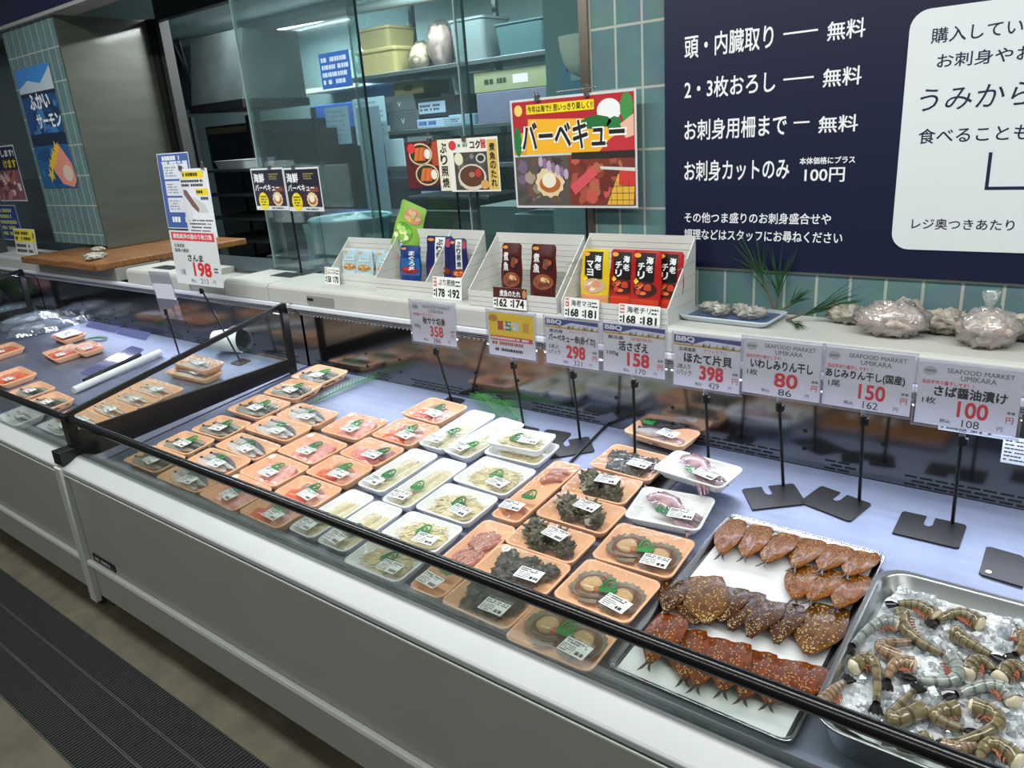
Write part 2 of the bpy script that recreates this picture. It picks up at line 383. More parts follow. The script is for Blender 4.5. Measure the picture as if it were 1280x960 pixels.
# glass dividers between the cases
def divider(x, label):
    y0, y1 = 1.03, 2.02
    d = thing('glass_divider', label, 'glass divider', (x, y0, dz(y0)), (0, 0, 0), 'black framed glass dividers between cases')
    ox, oy, oz = x, y0, dz(y0)
    def part(name, g, bevel=0):
        for i, v in enumerate(g.v): g.v[i] = (v[0]-ox, v[1]-oy, v[2]-oz)
        return g.build(name, d, bevel=bevel)
    g = G(); q = [(y0+0.01, 0.585), (y1, 0.65), (y1, 0.712), (y0+0.01, 0.70)]
    g.loft([[(x-0.008, y, z) for y, z in q], [(x+0.008, y, z) for y, z in q]], BLACK, False); part('bottom_band', g, 0.002)
    g = G(); q = [(y0-0.02, 0.613), (y0+0.016, 0.613), (y0+0.016, 0.772), (y0-0.02, 0.772)]
    g.loft([[(x-0.02, y, z) for y, z in q], [(x+0.02, y, z) for y, z in q]], BLACK, False)
    g.box(x-0.03, x+0.03, 0.955, 1.03, 0.597, 0.65, BLACK); part('front_post', g, 0.004)
    g = G(); g.box(x-0.011, x+0.011, y1-0.022, y1+0.012, 0.64, 0.968, BLACK); part('rear_post', g, 0.003)
    g = G(); g.loft([[(x+sx*0.009, y, z) for y, z in ((y0-0.01, 0.758), (y0-0.01, 0.776), (y1, 0.972), (y1, 0.952))] for sx in (-1, 1)], BLACK, False); part('top_bar', g, 0.002)
    g = G(); g.loft([[(x+sx*0.003, y, z) for y, z in ((y0+0.016, 0.70), (y0+0.016, 0.762), (y1-0.02, 0.95), (y1-0.02, 0.71))] for sx in (-1, 1)], GLASS, False); part('glass_pane', g)
divider(-2.94, 'black framed glass divider right of the saury trays')
divider(-5.885, 'black framed glass divider at the far left edge')
# low white post cap where two cases meet
tag(G().box(-2.965, -2.915, 0.945, 0.97, 0.02, 0.59, mt('#bdbfba', 0.4)).build('joint_post', bevel=0.004), 'pale vertical post covering the joint between two display cases', 'joint post')

# ---------------------------------------------------------------- counter units on top of the rear of the cases
def counter(x0, x1, label, ytop=YW-0.008, yf=2.062):
    c = thing('counter_unit', label, 'counter', ((x0+x1)/2, 2.2, 0.957), (0, 0, 0), 'pale counter tops behind the display cases')
    cx = (x0+x1)/2
    prof = [(yf, 0.958), (yf, 1.022), (yf+0.006, 1.034), (yf+0.018, 1.039), (ytop, 1.039), (ytop, 0.958)]
    g = G(); g.loft([[(x-cx, y-2.2, z-0.957) for y, z in prof] for x in (x0, x1)], SHELF, False); g.build('counter_body', c, bevel=0.004)
    return c
c1 = counter(-3.10, 1.0, 'long pale grey counter top holding the sauce displays and shell bags')
g = G(); g.box(-0.09, 0.09, -0.142, -0.1372, 0.012, 0.05, mt('#8d8f8b', 0.4)); g.box(-0.085, -0.045, -0.1435, -0.142, 0.028, 0.04, mt('#1d1f20', 0.3)); g.build('control_panel', c1, (-2.72-c1.location.x, 0, 0))
c2 = counter(-3.46, -3.105, 'short counter block with a dark vent left of the long counter')
c3 = counter(-4.46, -3.80, 'pale counter block beside the wooden cutting board')
VENT = mt('#24282b', 0.5)
def vent(c, x, y, w, d):
    g = G(); g.box(x-w/2, x+w/2, y-d/2, y+d/2, 1.0390, 1.0405, VENT)
    for i in range(7): g.box(x-w/2+0.005, x+w/2-0.005, y-d/2+0.006+i*(d-0.012)/7, y-d/2+0.010+i*(d-0.012)/7, 1.0405, 1.0425, mt('#3a3f43', 0.4))
    for i, v in enumerate(g.v): g.v[i] = (v[0]-c.location.x, v[1]-2.2, v[2]-0.957)
    g.build('vent', c)
vent(c2, -3.2, 2.26, 0.17, 0.10); vent(c3, -4.2, 2.18, 0.2, 0.09)
g = G(); g.box(-0.17, 0.17, -0.13, 0.145, 0, 0.05, mt('#9a9a94', 0.5)); tag(g.build('counter_step', loc=(-3.63, 2.2, 0.957), bevel=0.004), 'lower grey step between two pale counter blocks', 'counter')
# wooden cutting board spanning the hatch
WOOD = mt('#8f6236', 0.45, 0, 0.2, 5, 0.08, 8, 0.5, 0, '#6a4522', (1.2, 14, 8))
g = G(); g.box(-0.53, 0.53, -0.5, 0.5, 0, 0.04, WOOD)
tag(g.build('cutting_board', loc=(-5.125, 2.46, 1.035), bevel=0.006), 'large brown wooden cutting board reaching through the hatch', 'cutting board')
g = G(); g.box(-0.53, 0.53, -0.45, -0.17, 0, 0.077, mt('#8b8b86', 0.5)); tag(g.build('counter_unit', loc=(-5.125, 2.515, 0.957), bevel=0.003), 'grey counter base under the wooden cutting board', 'counter', 'pale counter tops behind the display cases')
c4 = counter(-8.6, -5.67, 'grey counter left of the wooden cutting board')

# ---------------------------------------------------------------- the navy service board on the tiled wall
WHT = mt('#eef1f2', 0.5); INK = mt('#101a3c', 0.5); BLK = mt('#141414', 0.5); RED = mt('#d5232e', 0.5); YEL = mt('#f4d81c', 0.5)
by = YW-0.012
t = thing('service_sign_board', 'navy wall board listing fish cleaning services in white lettering', 'sign', (-1.19, by, 1.173))
g = G(); g.box(-1.19, 1.15, by, YW-0.0005, 1.173, 2.48, NAVY)
g.v = [(x+1.19, y-by, z-1.173) for x, y, z in g.v]; g.build('board', t, bevel=0.002)
def line(par, fn, rot=(0, 0, 0)):
    g = G(); fn(g); g.v = [(x+1.19, y-1.173, z) for x, y, z in g.v]; g.build('lettering_line', par, rot=rot)
def W(s, x0, z0, x1, z1, m=WHT, b=0.012): line(t, lambda g: g.text(s, x0, z0, x1, z1, m, 0.0012, b), (UP, 0, 0))
W('頭・内臓取り', -1.121, 1.811, -0.848, 1.876); line(t, lambda g: g.rect(-0.82, 1.842, -0.725, 1.847, WHT, 0.0012), (UP, 0, 0)); W('無料', -0.70, 1.812, -0.602, 1.860)
W('2・3枚おろし', -1.121, 1.693, -0.838, 1.752); line(t, lambda g: g.rect(-0.815, 1.722, -0.73, 1.727, WHT, 0.0012), (UP, 0, 0)); W('無料', -0.705, 1.694, -0.603, 1.742)
W('お刺身用柵まで', -1.121, 1.571, -0.80, 1.633); line(t, lambda g: g.rect(-0.78, 1.603, -0.735, 1.608, WHT, 0.0012), (UP, 0, 0)); W('無料', -0.71, 1.573, -0.604, 1.618)
W('お刺身カットのみ', -1.121, 1.447, -0.787, 1.510); W('100円', -0.742, 1.438, -0.63, 1.478); W('本体価格にプラス', -0.758, 1.488, -0.605, 1.508, b=0.02)
W('その他つま盛りのお刺身盛合せや', -1.121, 1.316, -0.66, 1.349); W('調理などはスタッフにお尋ねください', -1.121, 1.262, -0.625, 1.296)
pw = mt('#dfe3e5', 0.5, 0, 0.01, 3)
g = G(); g.prism(rrect(0.9, 0.606, 0.045, 6, -0.494+0.45+1.19, 1.253+0.303-1.173), 0, 0.003, pw)
white = g.build('white_panel', t, rot=(UP, 0, 0))
def W2(s, x0, z0, x1, z1, b=0.006, sh=0.0): line(white, lambda g: g.text(s, x0, z0, x1, z1, INK, 0.0036, b, None, sh))
W2('購入していただいた', -0.442, 1.776, -0.085, 1.812); W2('お刺身やお惣菜は', -0.423, 1.716, -0.085, 1.75)
W2('うみから食堂で', -0.458, 1.612, 0.0, 1.672, 0.0, 0.12); W2('食べることもできます', -0.450, 1.532, -0.03, 1.57); W2('レジ奥つきあたり', -0.446, 1.309, -0.208, 1.338)
line(white, lambda g: g.rect(-0.284, 1.412, -0.276, 1.505, INK, 0.0036).rect(-0.276, 1.412, -0.05, 1.42, INK, 0.0036))

# ---------------------------------------------------------------- printed posters and clips
def clip(parent, x, y, z=0.004):
    g = G(); s = mt('#8f8f88', 0.3, 0.9)
    g.box(x-0.008, x+0.008, y-0.012, y+0.01, z-0.008, z+0.004, s); g.tube([(x-0.012, y+0.008, z), (x+0.012, y+0.008, z)], 0.003, s, 6); g.tube([(x-0.006, y+0.01, z), (x-0.008, y+0.026, z+0.004), (x+0.008, y+0.026, z+0.004), (x+0.006, y+0.01, z)], 0.0012, s, 5)
    return g.build('clip', parent)
def food_photo(g, x0, y0, x1, y1, seed, base, cols, n=26, z=0.0004):
    # a printed food picture: overlapping soft shapes clipped to its frame
    rg = random.Random(seed); g.rect(x0, y0, x1, y1, mt(base, 0.5), z)
    w, h = x1-x0, y1-y0
    for i in range(n):
        rx, ry = w*rg.uniform(.05, .16), h*rg.uniform(.06, .2)
        cx, cy = rg.uniform(x0+rx, x1-rx), rg.uniform(y0+ry, y1-ry); a = rg.uniform(0, PI)
        pts = []
        for k in range(12):
            q = 2*PI*k/12; r = 1+rg.uniform(-.22, .22); X, Y = rx*r*math.cos(q), ry*r*math.sin(q)
            pts.append((min(max(cx+X*math.cos(a)-Y*math.sin(a)*.6, x0), x1), min(max(cy+X*math.sin(a)*.6+Y*math.cos(a), y0), y1)))
        g.poly(pts, mt(rg.choice(cols), 0.5), z+0.00002*(i+1))
def scallop_print(g, x, y, r, z):
    g.poly([(x+r*(1+.06*math.cos(k*PI))*math.cos(2*PI*k/24), y+.85*r*(1+.06*math.cos(k*PI))*math.sin(2*PI*k/24)) for k in range(24)], mt('#e3cda0', .5), z)
    g.disc(x, y-.1*r, r*.75, r*.5, mt('#b5652f', .5), z+.0001); g.disc(x-.05*r, y+.1*r, r*.5, r*.42, mt('#efe6d2', .5), z+.0002)
CARD = mt('#f0f0ec', 0.5)
_n = CARD.node_tree; _tr = _n.nodes.new('ShaderNodeBsdfTranslucent'); _tr.inputs[0].default_value = lin('#f4f4ff'); _mx = _n.nodes.new('ShaderNodeMixShader'); _mx.inputs[0].default_value = 0.4
_n.links.new(_n.nodes['Principled BSDF'].outputs[0], _mx.inputs[1]); _n.links.new(_tr.outputs[0], _mx.inputs[2]); _n.links.new(_mx.outputs[0], _n.nodes['Material Output'].inputs[0])
# barbecue poster
def poster(name, label, cat, x, z, w, h, y, rz=0, tilt=0, group=None, thick=0.0008, back=CARD):
    t = thing(name, label, cat, (x, y, z), (UP+tilt, 0, rz), group)
    g = G(); g.box(0, w, 0, h, -thick, 0, back)
    return t, g
t, g = poster('barbecue_poster', 'large red and yellow barbecue poster clipped at the hatch edge', 'poster', -1.78, 1.366, 0.51, 0.375, 2.30, 0, 0)
w, h = 0.51, 0.375; m_ = 0.008
g.rect(m_, h*.50, w-m_, h-m_, mt('#b3202a', .5)); g.rect(w*.02, h*.502, w*.98, h*.70, mt('#dc9a24', .5), .0003)
g.poly([(w*.12, h*.5), (w*.95, h*.5), (w*.75, h*.78), (w*.15, h*.82)], mt('#f3b322', .5), .0004)
g.poly([(w*.72, h*.5), (w*.98, h*.5), (w*.98, h*.72), (w*.8, h*.6)], mt('#c22d38', .5), .0005)
g.disc(w*.80, h*.84, w*.09, h*.10, mt('#f1f1ee', .5), .0006); g.disc(w*.93, h*.86, w*.05, h*.12, mt('#3f8f46', .5), .0007, 9)
g.disc(w*.70, h*.75, w*.12, h*.06, mt('#1d6b35', .5), .0008, 9); g.disc(w*.84, h*.72, w*.06, h*.07, mt('#23793c', .5), .0008, 8)
g.disc(w*.05, h*.62, w*.035, h*.14, mt('#23793c', .5), .0008, 9); g.disc(w*.07, h*.9, w*.035, h*.05, mt('#f4d06a', .5), .0008)
g.poly([(w*.88, h*.72), (w*.98, h*.80), (w*.98, h*.62), (w*.92, h*.6)], mt('#e9b8a0', .5), .0009)
g.rect(w*.14, h*.86, w*.69, h*.945, YEL, .001); g.text('今年は海で!! 思いっきり楽しく!!', w*.15, h*.872, w*.68, h*.935, BLK, .0012, .02)
g.text('バーベキュー', w*.075, h*.52, w*.93, h*.80, mt('#f4f4f0', .5), .0013, .07); g.text('バーベキュー', w*.09, h*.535, w*.915, h*.79, BLK, .0016, .02)
food_photo(g, m_, m_, w*.47, h*.48, 3, '#57504c', ['#8d8177', '#3d3836', '#77607c', '#a39684', '#4a4543', '#6a4f43'], 30)
scallop_print(g, w*.31, h*.24, w*.12, .0016)
for k in range(7): g.disc(w*(.24+.035*k), h*(.43-.02*k), w*.02, h*.05, mt('#8a6e92' if k % 2 else '#b9a3bd', .5), .0018+k*.0001, 12)
food_photo(g, w*.47, m_, w*.985, h*.48, 5, '#7a3427', ['#8c3f2b', '#a9503a', '#6a2a22', '#b4684b', '#c2584a'], 30)
g.poly([(w*.48, h*.2), (w*.67, h*.38), (w*.70, h*.30), (w*.52, h*.12)], mt('#d5545c', .5), .0018)
g.poly([(w*.77, h*.03), (w*.97, h*.03), (w*.985, h*.28), (w*.86, h*.30)], mt('#e4b23a', .5), .0018); g.poly([(w*.86, h*.2), (w*.985, h*.19), (w*.985, h*.33), (w*.87, h*.34)], mt('#cf3a33', .5), .0019)
for k in range(4): g.rect(w*(.80+.045*k), h*.03, w*(.803+.045*k), h*.24, mt('#40302a', .5), .002)
for k in range(3): g.rect(w*.79, h*(.07+.06*k), w*.98, h*(.075+.06*k), mt('#40302a', .5), .002)
g.poly([(w*.72, h*.37), (w*.985, h*.35), (w*.985, h*.32), (w*.73, h*.345)], mt('#d9d7d2', .5), .002); g.rect(w*.5, h*.44, w*.985, h*.5, mt('#2a2320', .5), .0015)
g.build('printed_sheet', t); clip(t, w*.24, h); clip(t, w*.64, h)
g = G(); g.tube([(0.30, -0.34, -0.008), (0.30, h*.9, -0.008)], 0.004, BLACK, 8); g.tube([(.2, h+.012, -.006), (.36, h+.016, -.006)], .002, mt('#9a9a92', .3, .9), 6); g.prism(rrect(.1, .008, .003), -0.07, 0.02, BLACK, Matrix.Translation((0.30, -.325, 0))); g.build('stand', t)
# teriyaki and simmered fish posters
t, g = poster('teriyaki_poster', 'dark red food poster with two bowls and a white strip of black brush lettering', 'poster', -2.362, 1.428, 0.243, 0.196, 2.325)
w, h = .243, .196
g.rect(0, 0, w*.76, h, mt('#5a1f24', .5)); g.poly([(0, 0), (w*.76, 0), (w*.76, h*.12), (0, h*.05)], mt('#1d2036', .5), .0003); g.rect(w*.62, h*.5, w*.75, h*.98, mt('#b4492f', .5), .0003)
for cx, cy in ((.36, .74), (.47, .33)):
    g.disc(w*cx, h*cy, w*.27, h*.22, mt('#ddc79a', .5), .0004); g.disc(w*cx, h*cy, w*.24, h*.19, mt('#33331f', .5), .0005)
    for k in range(4): g.poly([(w*(cx-.16+.06*k), h*(cy-.12)), (w*(cx-.08+.06*k), h*(cy-.13)), (w*(cx-.02+.05*k), h*(cy+.14)), (w*(cx-.10+.06*k), h*(cy+.12))], mt(('#d9773a', '#c9602b')[k % 2], .5), .0006+k*.00005)
    g.disc(w*(cx+.16), h*cy, w*.07, h*.10, mt('#efe9da', .5), .0009)
g.disc(w*.16, h*.86, w*.1, h*.1, mt('#dc3a3c', .5), .001, 9); g.rect(w*.76, 0, w, h, mt('#e8e6cf', .5), .0003)
g.vtext('ぶり照焼', w*.81, h*.05, w*.96, h*.95, BLK, .0012, .02); g.build('printed_sheet', t); clip(t, w*.6, h)
t, g = poster('simmered_fish_poster', 'white food poster of simmered fish beside the dark red poster', 'poster', -2.117, 1.424, 0.25, 0.2, 2.322)
w, h = .25, .2
g.rect(0, 0, w, h, mt('#ece9df', .5)); food_photo(g, w*.1, h*.03, w*.78, h*.74, 8, '#4a4642', ['#6a6660', '#33302d', '#8a8682', '#55504a'], 14)
g.disc(w*.2, h*.62, w*.09, h*.12, mt('#e6e0c0', .5), .0012); g.disc(w*.65, h*.62, w*.1, h*.09, mt('#c9cbc4', .5), .0012); g.disc(w*.65, h*.62, w*.07, h*.06, mt('#33372c', .5), .0013)
g.disc(w*.45, h*.27, w*.29, h*.25, mt('#d9cdbb', .5), .0013); g.disc(w*.45, h*.29, w*.25, h*.2, mt('#5d3a2b', .5), .0014); g.disc(w*.58, h*.35, w*.06, h*.08, mt('#c33a2b', .5), .0015); g.disc(w*.45, h*.32, w*.06, h*.05, mt('#a88', .5) if 0 else mt('#aa7766', .5), .0016); g.disc(w*.7, h*.13, w*.09, h*.09, mt('#d7a55b', .5), .0016, 8)
g.disc(w*.09, h*.88, w*.08, h*.09, mt('#cf3945', .5), .0012, 12); g.text('コク', w*.45, h*.80, w*.66, h*.95, mt('#2a2a24', .5), .0013, .03); g.text('旨', w*.67, h*.80, w*.77, h*.97, RED, .0013, .03); g.dashes(w*.2, h*.82, w*.43, h*.92, 1, mt('#5f8f72', .5), 4, .0012)
g.rect(w*.79, h*.03, w*.98, h*.95, mt('#d8b85c', .5), .0004); g.vtext('煮魚のたれ', w*.83, h*.08, w*.94, h*.9, BLK, .0012, .02); g.build('printed_sheet', t); clip(t, w*.35, h)
g = G(); g.tube([(0.02, -0.385, -0.006), (0.02, h*.8, -0.006)], 0.0045, BLACK, 8); g.prism(rrect(.09, .006, .002), -0.008, 0.012, BLACK, Matrix.Translation((0.02, -.382, 0))); g.build('stand', t)
# twin seafood barbecue posters
for k, (px, lab) in enumerate(((-3.43, 'dark seafood barbecue poster with yellow oval, left of the identical pair on the stand'), (-3.165, 'dark seafood barbecue poster with yellow oval, right of the identical pair on the stand'))):
    t, g = poster('seafood_barbecue_poster', lab, 'poster', px, 1.348-0.004*k, .262, .2, 2.30, 0, 0, 'twin seafood barbecue posters')
    w, h = .262, .2
    g.rect(w*.025, h*.1, w*.975, h*.96, mt('#221d33', .5)); food_photo(g, w*.4, h*.12, w*.97, h*.6, 21, '#33202f', ['#6b3f33', '#4a2a3c', '#8a5a44', '#3a2436'], 16, .0005)
    scallop_print(g, w*.72, h*.27, w*.15, .0012); g.poly([(w*.55, h*.5), (w*.9, h*.56), (w*.96, h*.45), (w*.7, h*.44)], mt('#7d4638', .5), .0012)
    g.text('海鮮', w*.07, h*.66, w*.40, h*.88, WHT, .0014, .03); g.text('バーベキュー', w*.07, h*.46, w*.82, h*.62, WHT, .0014, .02); g.dashes(w*.55, h*.72, w*.85, h*.88, 3, mt('#9a9350', .5), 6, .0013)
    g.disc(w*.28, h*.22, w*.15, h*.21, YEL, .0015); g.dashes(w*.19, h*.10, w*.38, h*.36, 4, mt('#4a430f', .5), 2, .0017, None, .6); g.dashes(w*.5, h*.02, w*.95, h*.08, 1, mt('#3a3a3a', .5), 3, .001)
    g.build('printed_sheet', t); clip(t, w*.62 if k == 0 else w*.32, h)
    if k: 
        g = G(); g.tube([(0.005, -0.312, -0.008), (0.0, h*.9, -0.008)], 0.0055, BLACK, 8); g.prism(rrect(.12, .006, .002), -0.09, 0.03, BLACK, Matrix.Translation((0.005, -.306, 0))); g.build('stand', t)
# small blue notice stuck on the inside of the glass
t, g = poster('blue_notice', 'small blue notice with white lines taped high on the glass', 'notice', -2.88, 1.868, .2, .145, 2.372)
g.rect(0, 0, .2, .145, mt('#2a63b5', .5)); g.dashes(.012, .012, .188, .133, 4, mt('#c5dcf2', .5), 9, .0004, None, .6); g.build('printed_sheet', t)
# salmon banner on the left tiles
t, g = poster('salmon_banner', 'tall blue salmon banner on the narrow tiled pillar', 'banner', -5.99, 1.48, .53, .765, 2.345, 0, 0)
w, h = .53, .765
g.rect(0, 0, w, h, mt('#215a94', .5)); g.poly([(0, h), (w, h), (w, h*.8), (w*.5, h*.84), (0, h*.82)], mt('#3b84c9', .5), .0003); g.poly([(0, h*.84), (w*.3, h*.9), (w*.65, h*.86), (w, h*.98), (w, h*.8), (0, h*.8)], mt('#b9c8d6', .5), .0004); g.rect(0, h*.765, w, h*.8, mt('#18283f', .5), .0005)
food_photo(g, 0, h*.38, w, h*.76, 31, '#1d4a7e', ['#2a68a6', '#173a66', '#3c7cb4', '#1a3354'], 26, .0005); g.rect(0, h*.36, w, h*.46, mt('#14273f', .5), .0014); food_photo(g, 0, 0, w, h*.36, 33, '#1f5a8c', ['#2f79a8', '#184a78', '#2a6a9c'], 16, .0014)
g.text('ふかい', w*.22, h*.66, w*.80, h*.79, WHT, .002, .03, None, -.1); g.text('サーモン', w*.30, h*.50, w*.99, h*.62, WHT, .002, .03)
g.poly([(w*.45, h*.14), (w*.5, h*.28), (w*.72, h*.38), (w*.98, h*.2), (w*1.02, h*.06), (w*.9, h*.0), (w*.62, h*.03)], mt('#e0907f', .5), .002); g.disc(w*.82, h*.12, w*.14, h*.07, mt('#d9c7b5', .5), .0022, 9)
for k, (a, b) in enumerate(((.55, .27), (.66, .33), (.42, .19), (.34, .11), (.5, .23))): g.poly([(w*a+(.055 if j % 2 else .03)*math.cos(j*PI/5), h*b+(.055 if j % 2 else .02)*math.sin(j*PI/5)) for j in range(10)], mt('#eab82c', .5), .0024+k*.0001)
g.build('printed_sheet', t)
# notices at the far left
t, g = poster('food_poster', 'navy topped food poster standing at the far left behind the counter', 'poster', -6.88, 1.388, .5, .4, 2.36, 0, 0)
g.rect(.01, .01, .49, .39, INK); g.text('します!', .24, .32, .47, .37, WHT, .0006, .03); g.text('けます', .24, .24, .47, .30, YEL, .0006, .03); food_photo(g, .012, .012, .488, .225, 41, '#8c5560', ['#c27f86', '#d9b0a8', '#6a3a44', '#e8d3c8', '#b06a4a'], 24, .0005); g.build('printed_sheet', t)
t, g = poster('blue_counter_notice', 'blue notice with yellow lines below the far left food poster', 'notice', -7.02, 1.09, .39, .27, 2.355, 0, 0)
g.rect(.006, .006, .384, .264, mt('#21408c', .5)); g.dashes(.03, .03, .36, .25, 5, mt('#d8d36a', .5), 8, .0005, None, .6); g.build('printed_sheet', t)
t, g = poster('yellow_notice', 'yellow and white notice card standing left of the cutting board', 'notice', -6.16, 1.042, .36, .185, 2.12, 0, -0.1)
g.rect(.006, .095, .354, .179, mt('#ecd23a', .5)); g.dashes(.02, .10, .30, .172, 2, BLK, 3, .0005, None, .6); g.dashes(.02, .015, .30, .085, 2, BLK, 7, .0005, None, .6); g.rect(.315, .12, .335, .16, mt('#33508c', .5), .0006); g.rect(.32, .02, .327, .09, mt('#333', .5) if 0 else mt('#333333', .5), .0006); g.build('printed_sheet', t)
g = G(); g.box(-.13, .13, -.03, .03, 0, .1, mt('#2c3034', .5)); 
for k in range(9): g.box(-.12+.028*k, -.108+.028*k, -.034, -.03, .01, .09, mt('#8a9096', .4))
tag(g.build('slatted_box', loc=(-6.62, 2.15, 1.042), bevel=.003), 'small dark slatted box behind the yellow notice card', 'box')
# tall notices on the stand behind the saury price card
t, g = poster('blue_leaflet', 'tall blue leaflet with three white boxes behind the white leaflet', 'notice', -4.07, 1.265, .31, .385, 2.16, 0, -.05)
g.rect(.004, .004, .306, .381, mt('#4a63a4', .5))
for k in range(3): g.rect(.045, .085+.085*k, .29, .16+.085*k, mt('#dfe2ea', .5), .0004); g.dashes(.06, .095+.085*k, .17, .15+.085*k, 4, mt('#8d93a6', .5), k, .0006); g.disc(.23, .125+.085*k, .03, .022, mt('#c8b8c0', .5), .0006)
g.dashes(.05, .345, .27, .375, 1, WHT, 1, .0005, None, .7); g.dashes(.04, .34-.01, .29, .345, 1, WHT, 2, .0005, None, .9); g.dashes(.06, .03, .27, .065, 1, WHT, 5, .0005, None, .8); g.build('printed_sheet', t)
t, g = poster('white_leaflet', 'tall white leaflet with yellow heading and a fish picture clipped above the saury price card', 'notice', -3.80, 1.235, .265, .335, 2.12, 0, -.03)
g.rect(.03, .29, .225, .322, YEL, .0003); g.dashes(.035, .295, .22, .318, 1, BLK, 4, .0005, None, .7); g.dashes(.012, .245, .25, .285, 2, BLK, 12, .0005, None, .6); g.rect(.135, .205, .245, .238, YEL, .0003); g.dashes(.14, .21, .24, .234, 1, BLK, 5, .0005, None, .6); g.dashes(.17, .18, .24, .2, 1, BLK, 6, .0005, None, .7)
g.poly([(.02, .235), (.05, .23), (.14, .14), (.13, .12), (.08, .15), (.02, .21)], mt('#7a5f5a', .5), .0006); g.poly([(.1, .2), (.2, .16), (.22, .12), (.13, .12)], mt('#cfd2d2', .5), .0005); g.dashes(.03, .02, .25, .09, 4, BLK, 15, .0005, None, .4); g.build('printed_sheet', t); clip(t, .03, .34); clip(t, .235, .34)
g = G(); g.tube([(.06, -.22, -.006), (.06, .3, -.006)], .005, mt('#c9c6ba', .4), 8); g.prism(rrect(.1, .008, .003), -.06, .03, BLACK, Matrix.Translation((.06, -.192, 0))); g.build('stand', t)

# ---------------------------------------------------------------- the kitchen behind the glass
KS = mt('#7d868a', .35, .8, .05, 4); KD = mt('#1a1d20', .45, .2); KB = mt('#2d3338', .5)
lamp = thing('ceiling_lamp', 'long bright tube lamp under the kitchen ceiling', 'lamp', (-5.83, 4.62, 2.62))
G().box(-.72, .72, -.05, .05, .02, .1, mt('#c8cfd0', .5)).build('lamp_housing', lamp)
G().tube([(-.68, 0, 0), (.68, 0, 0)], .018, mt('#eaf6ff', .4, emit=30), 10).build('lamp_tube', lamp)
area('kitchen_lamp_light', (-5.83, 4.62, 2.58), (0, 0, 0), 1.3, .08, 60, (.9, .98, 1))
area('kitchen_fill_light', (-5.0, 3.5, 2.70), (0, 0, 0), 1.2, .12, 30, (.93, .98, 1))  # unseen fill light, added to brighten the left side of the kitchen
area('kitchen_fill_light', (-3.4, 3.9, 2.70), (0, 0, 0), 1.5, .15, 70, (.92, .99, 1))
g = G(); g.tube([(-7.5, 4.3, 2.63), (-2.2, 4.3, 2.50)], .035, mt('#98a3a4', .4), 10); tag(g.build('ceiling_pipe'), 'grey pipe running under the kitchen ceiling', 'pipe')
# open shelving and its load
t = thing('storage_shelf', 'open kitchen shelving loaded with boxes and crates', 'shelf', (-4.0, 4.42, 0))
for z in (1.40, 1.66): G().box(-.52, 1.1, -.22, .22, z, z+.03, KS).build('shelf_board', t, bevel=.003)
G().box(-.82, 1.15, -.24, .2, 2.06, 2.09, KS).build('shelf_board', t, bevel=.003)
G().box(-.52, 1.1, .225, .24, .95, 1.62, KD).build('back_panel', t)
for x in (-.52, .3, 1.065): G().box(x, x+.035, .225, .26, 0, 2.6, KS).build('upright', t)
def tub(name, label, loc, w, d, h, col, lid=True, cat='box', rz=0):
    t = thing(name, label, cat, loc, (0, 0, rz)); m = mt(col, .45)
    r = [[(x*s, y*s, z) for x, y in rrect(w, d, .03)] for s, z in ((.9, 0), (1, h*.85), (1.04, h*.85), (1.04, h*.9))]
    G().loft(r, m, False).build('tub_body', t)
    if lid: G().loft([[(x*s, y*s, z) for x, y in rrect(w, d, .03)] for s, z in ((1.05, h*.88), (1.05, h*.96), (.98, h))], m, False).build('lid', t)
    return t
tub('plastic_box', 'pale yellow lidded plastic box, upper of the two on the kitchen shelf', (-4.55, 4.42, 2.272), .34, .3, .15, '#a1976c')
tub('plastic_box', 'pale yellow plastic box, lower of the two on the kitchen shelf', (-4.5, 4.4, 2.0905), .42, .34, .18, '#b9aa74')
def bag(name, label, loc, r, col, cat='bag', seed=1, group=None):
    t = thing(name, label, cat, loc, group=group)
    G().ball((0, 0, r[2]*.95), r, mt(col, .4, 0, .1, 30, .3, 60), 18, .12, 60, seed, zmin=0).build('contents', t)
    G().ball((0, 0, r[2]), [q*1.08 for q in r], FILM, 18, .2, 90, seed+3, zmin=-.0005).build('plastic_wrap', t)
    return t
bag('wrapped_cups', 'white wrapped paper cups on the upper kitchen shelf', (-4.14, 4.34, 2.0905), (.085, .085, .09), '#b8a78d', 'bag', 3)
bag('wrapped_rolls', 'tall wrapped paper rolls in plastic on the upper kitchen shelf', (-3.97, 4.38, 2.0905), (.1, .1, .145), '#a9908a', 'bag', 4)
tub('clear_container', 'tall greyish clear plastic container at the shelf middle', (-3.62, 4.4, 2.0905), .3, .3, .3, '#6c787b', False, 'container')
tub('clear_container', 'low dark tray stack at the right end of the upper kitchen shelf', (-3.18, 4.4, 2.0905), .4, .3, .22, '#39565a', False, 'container')
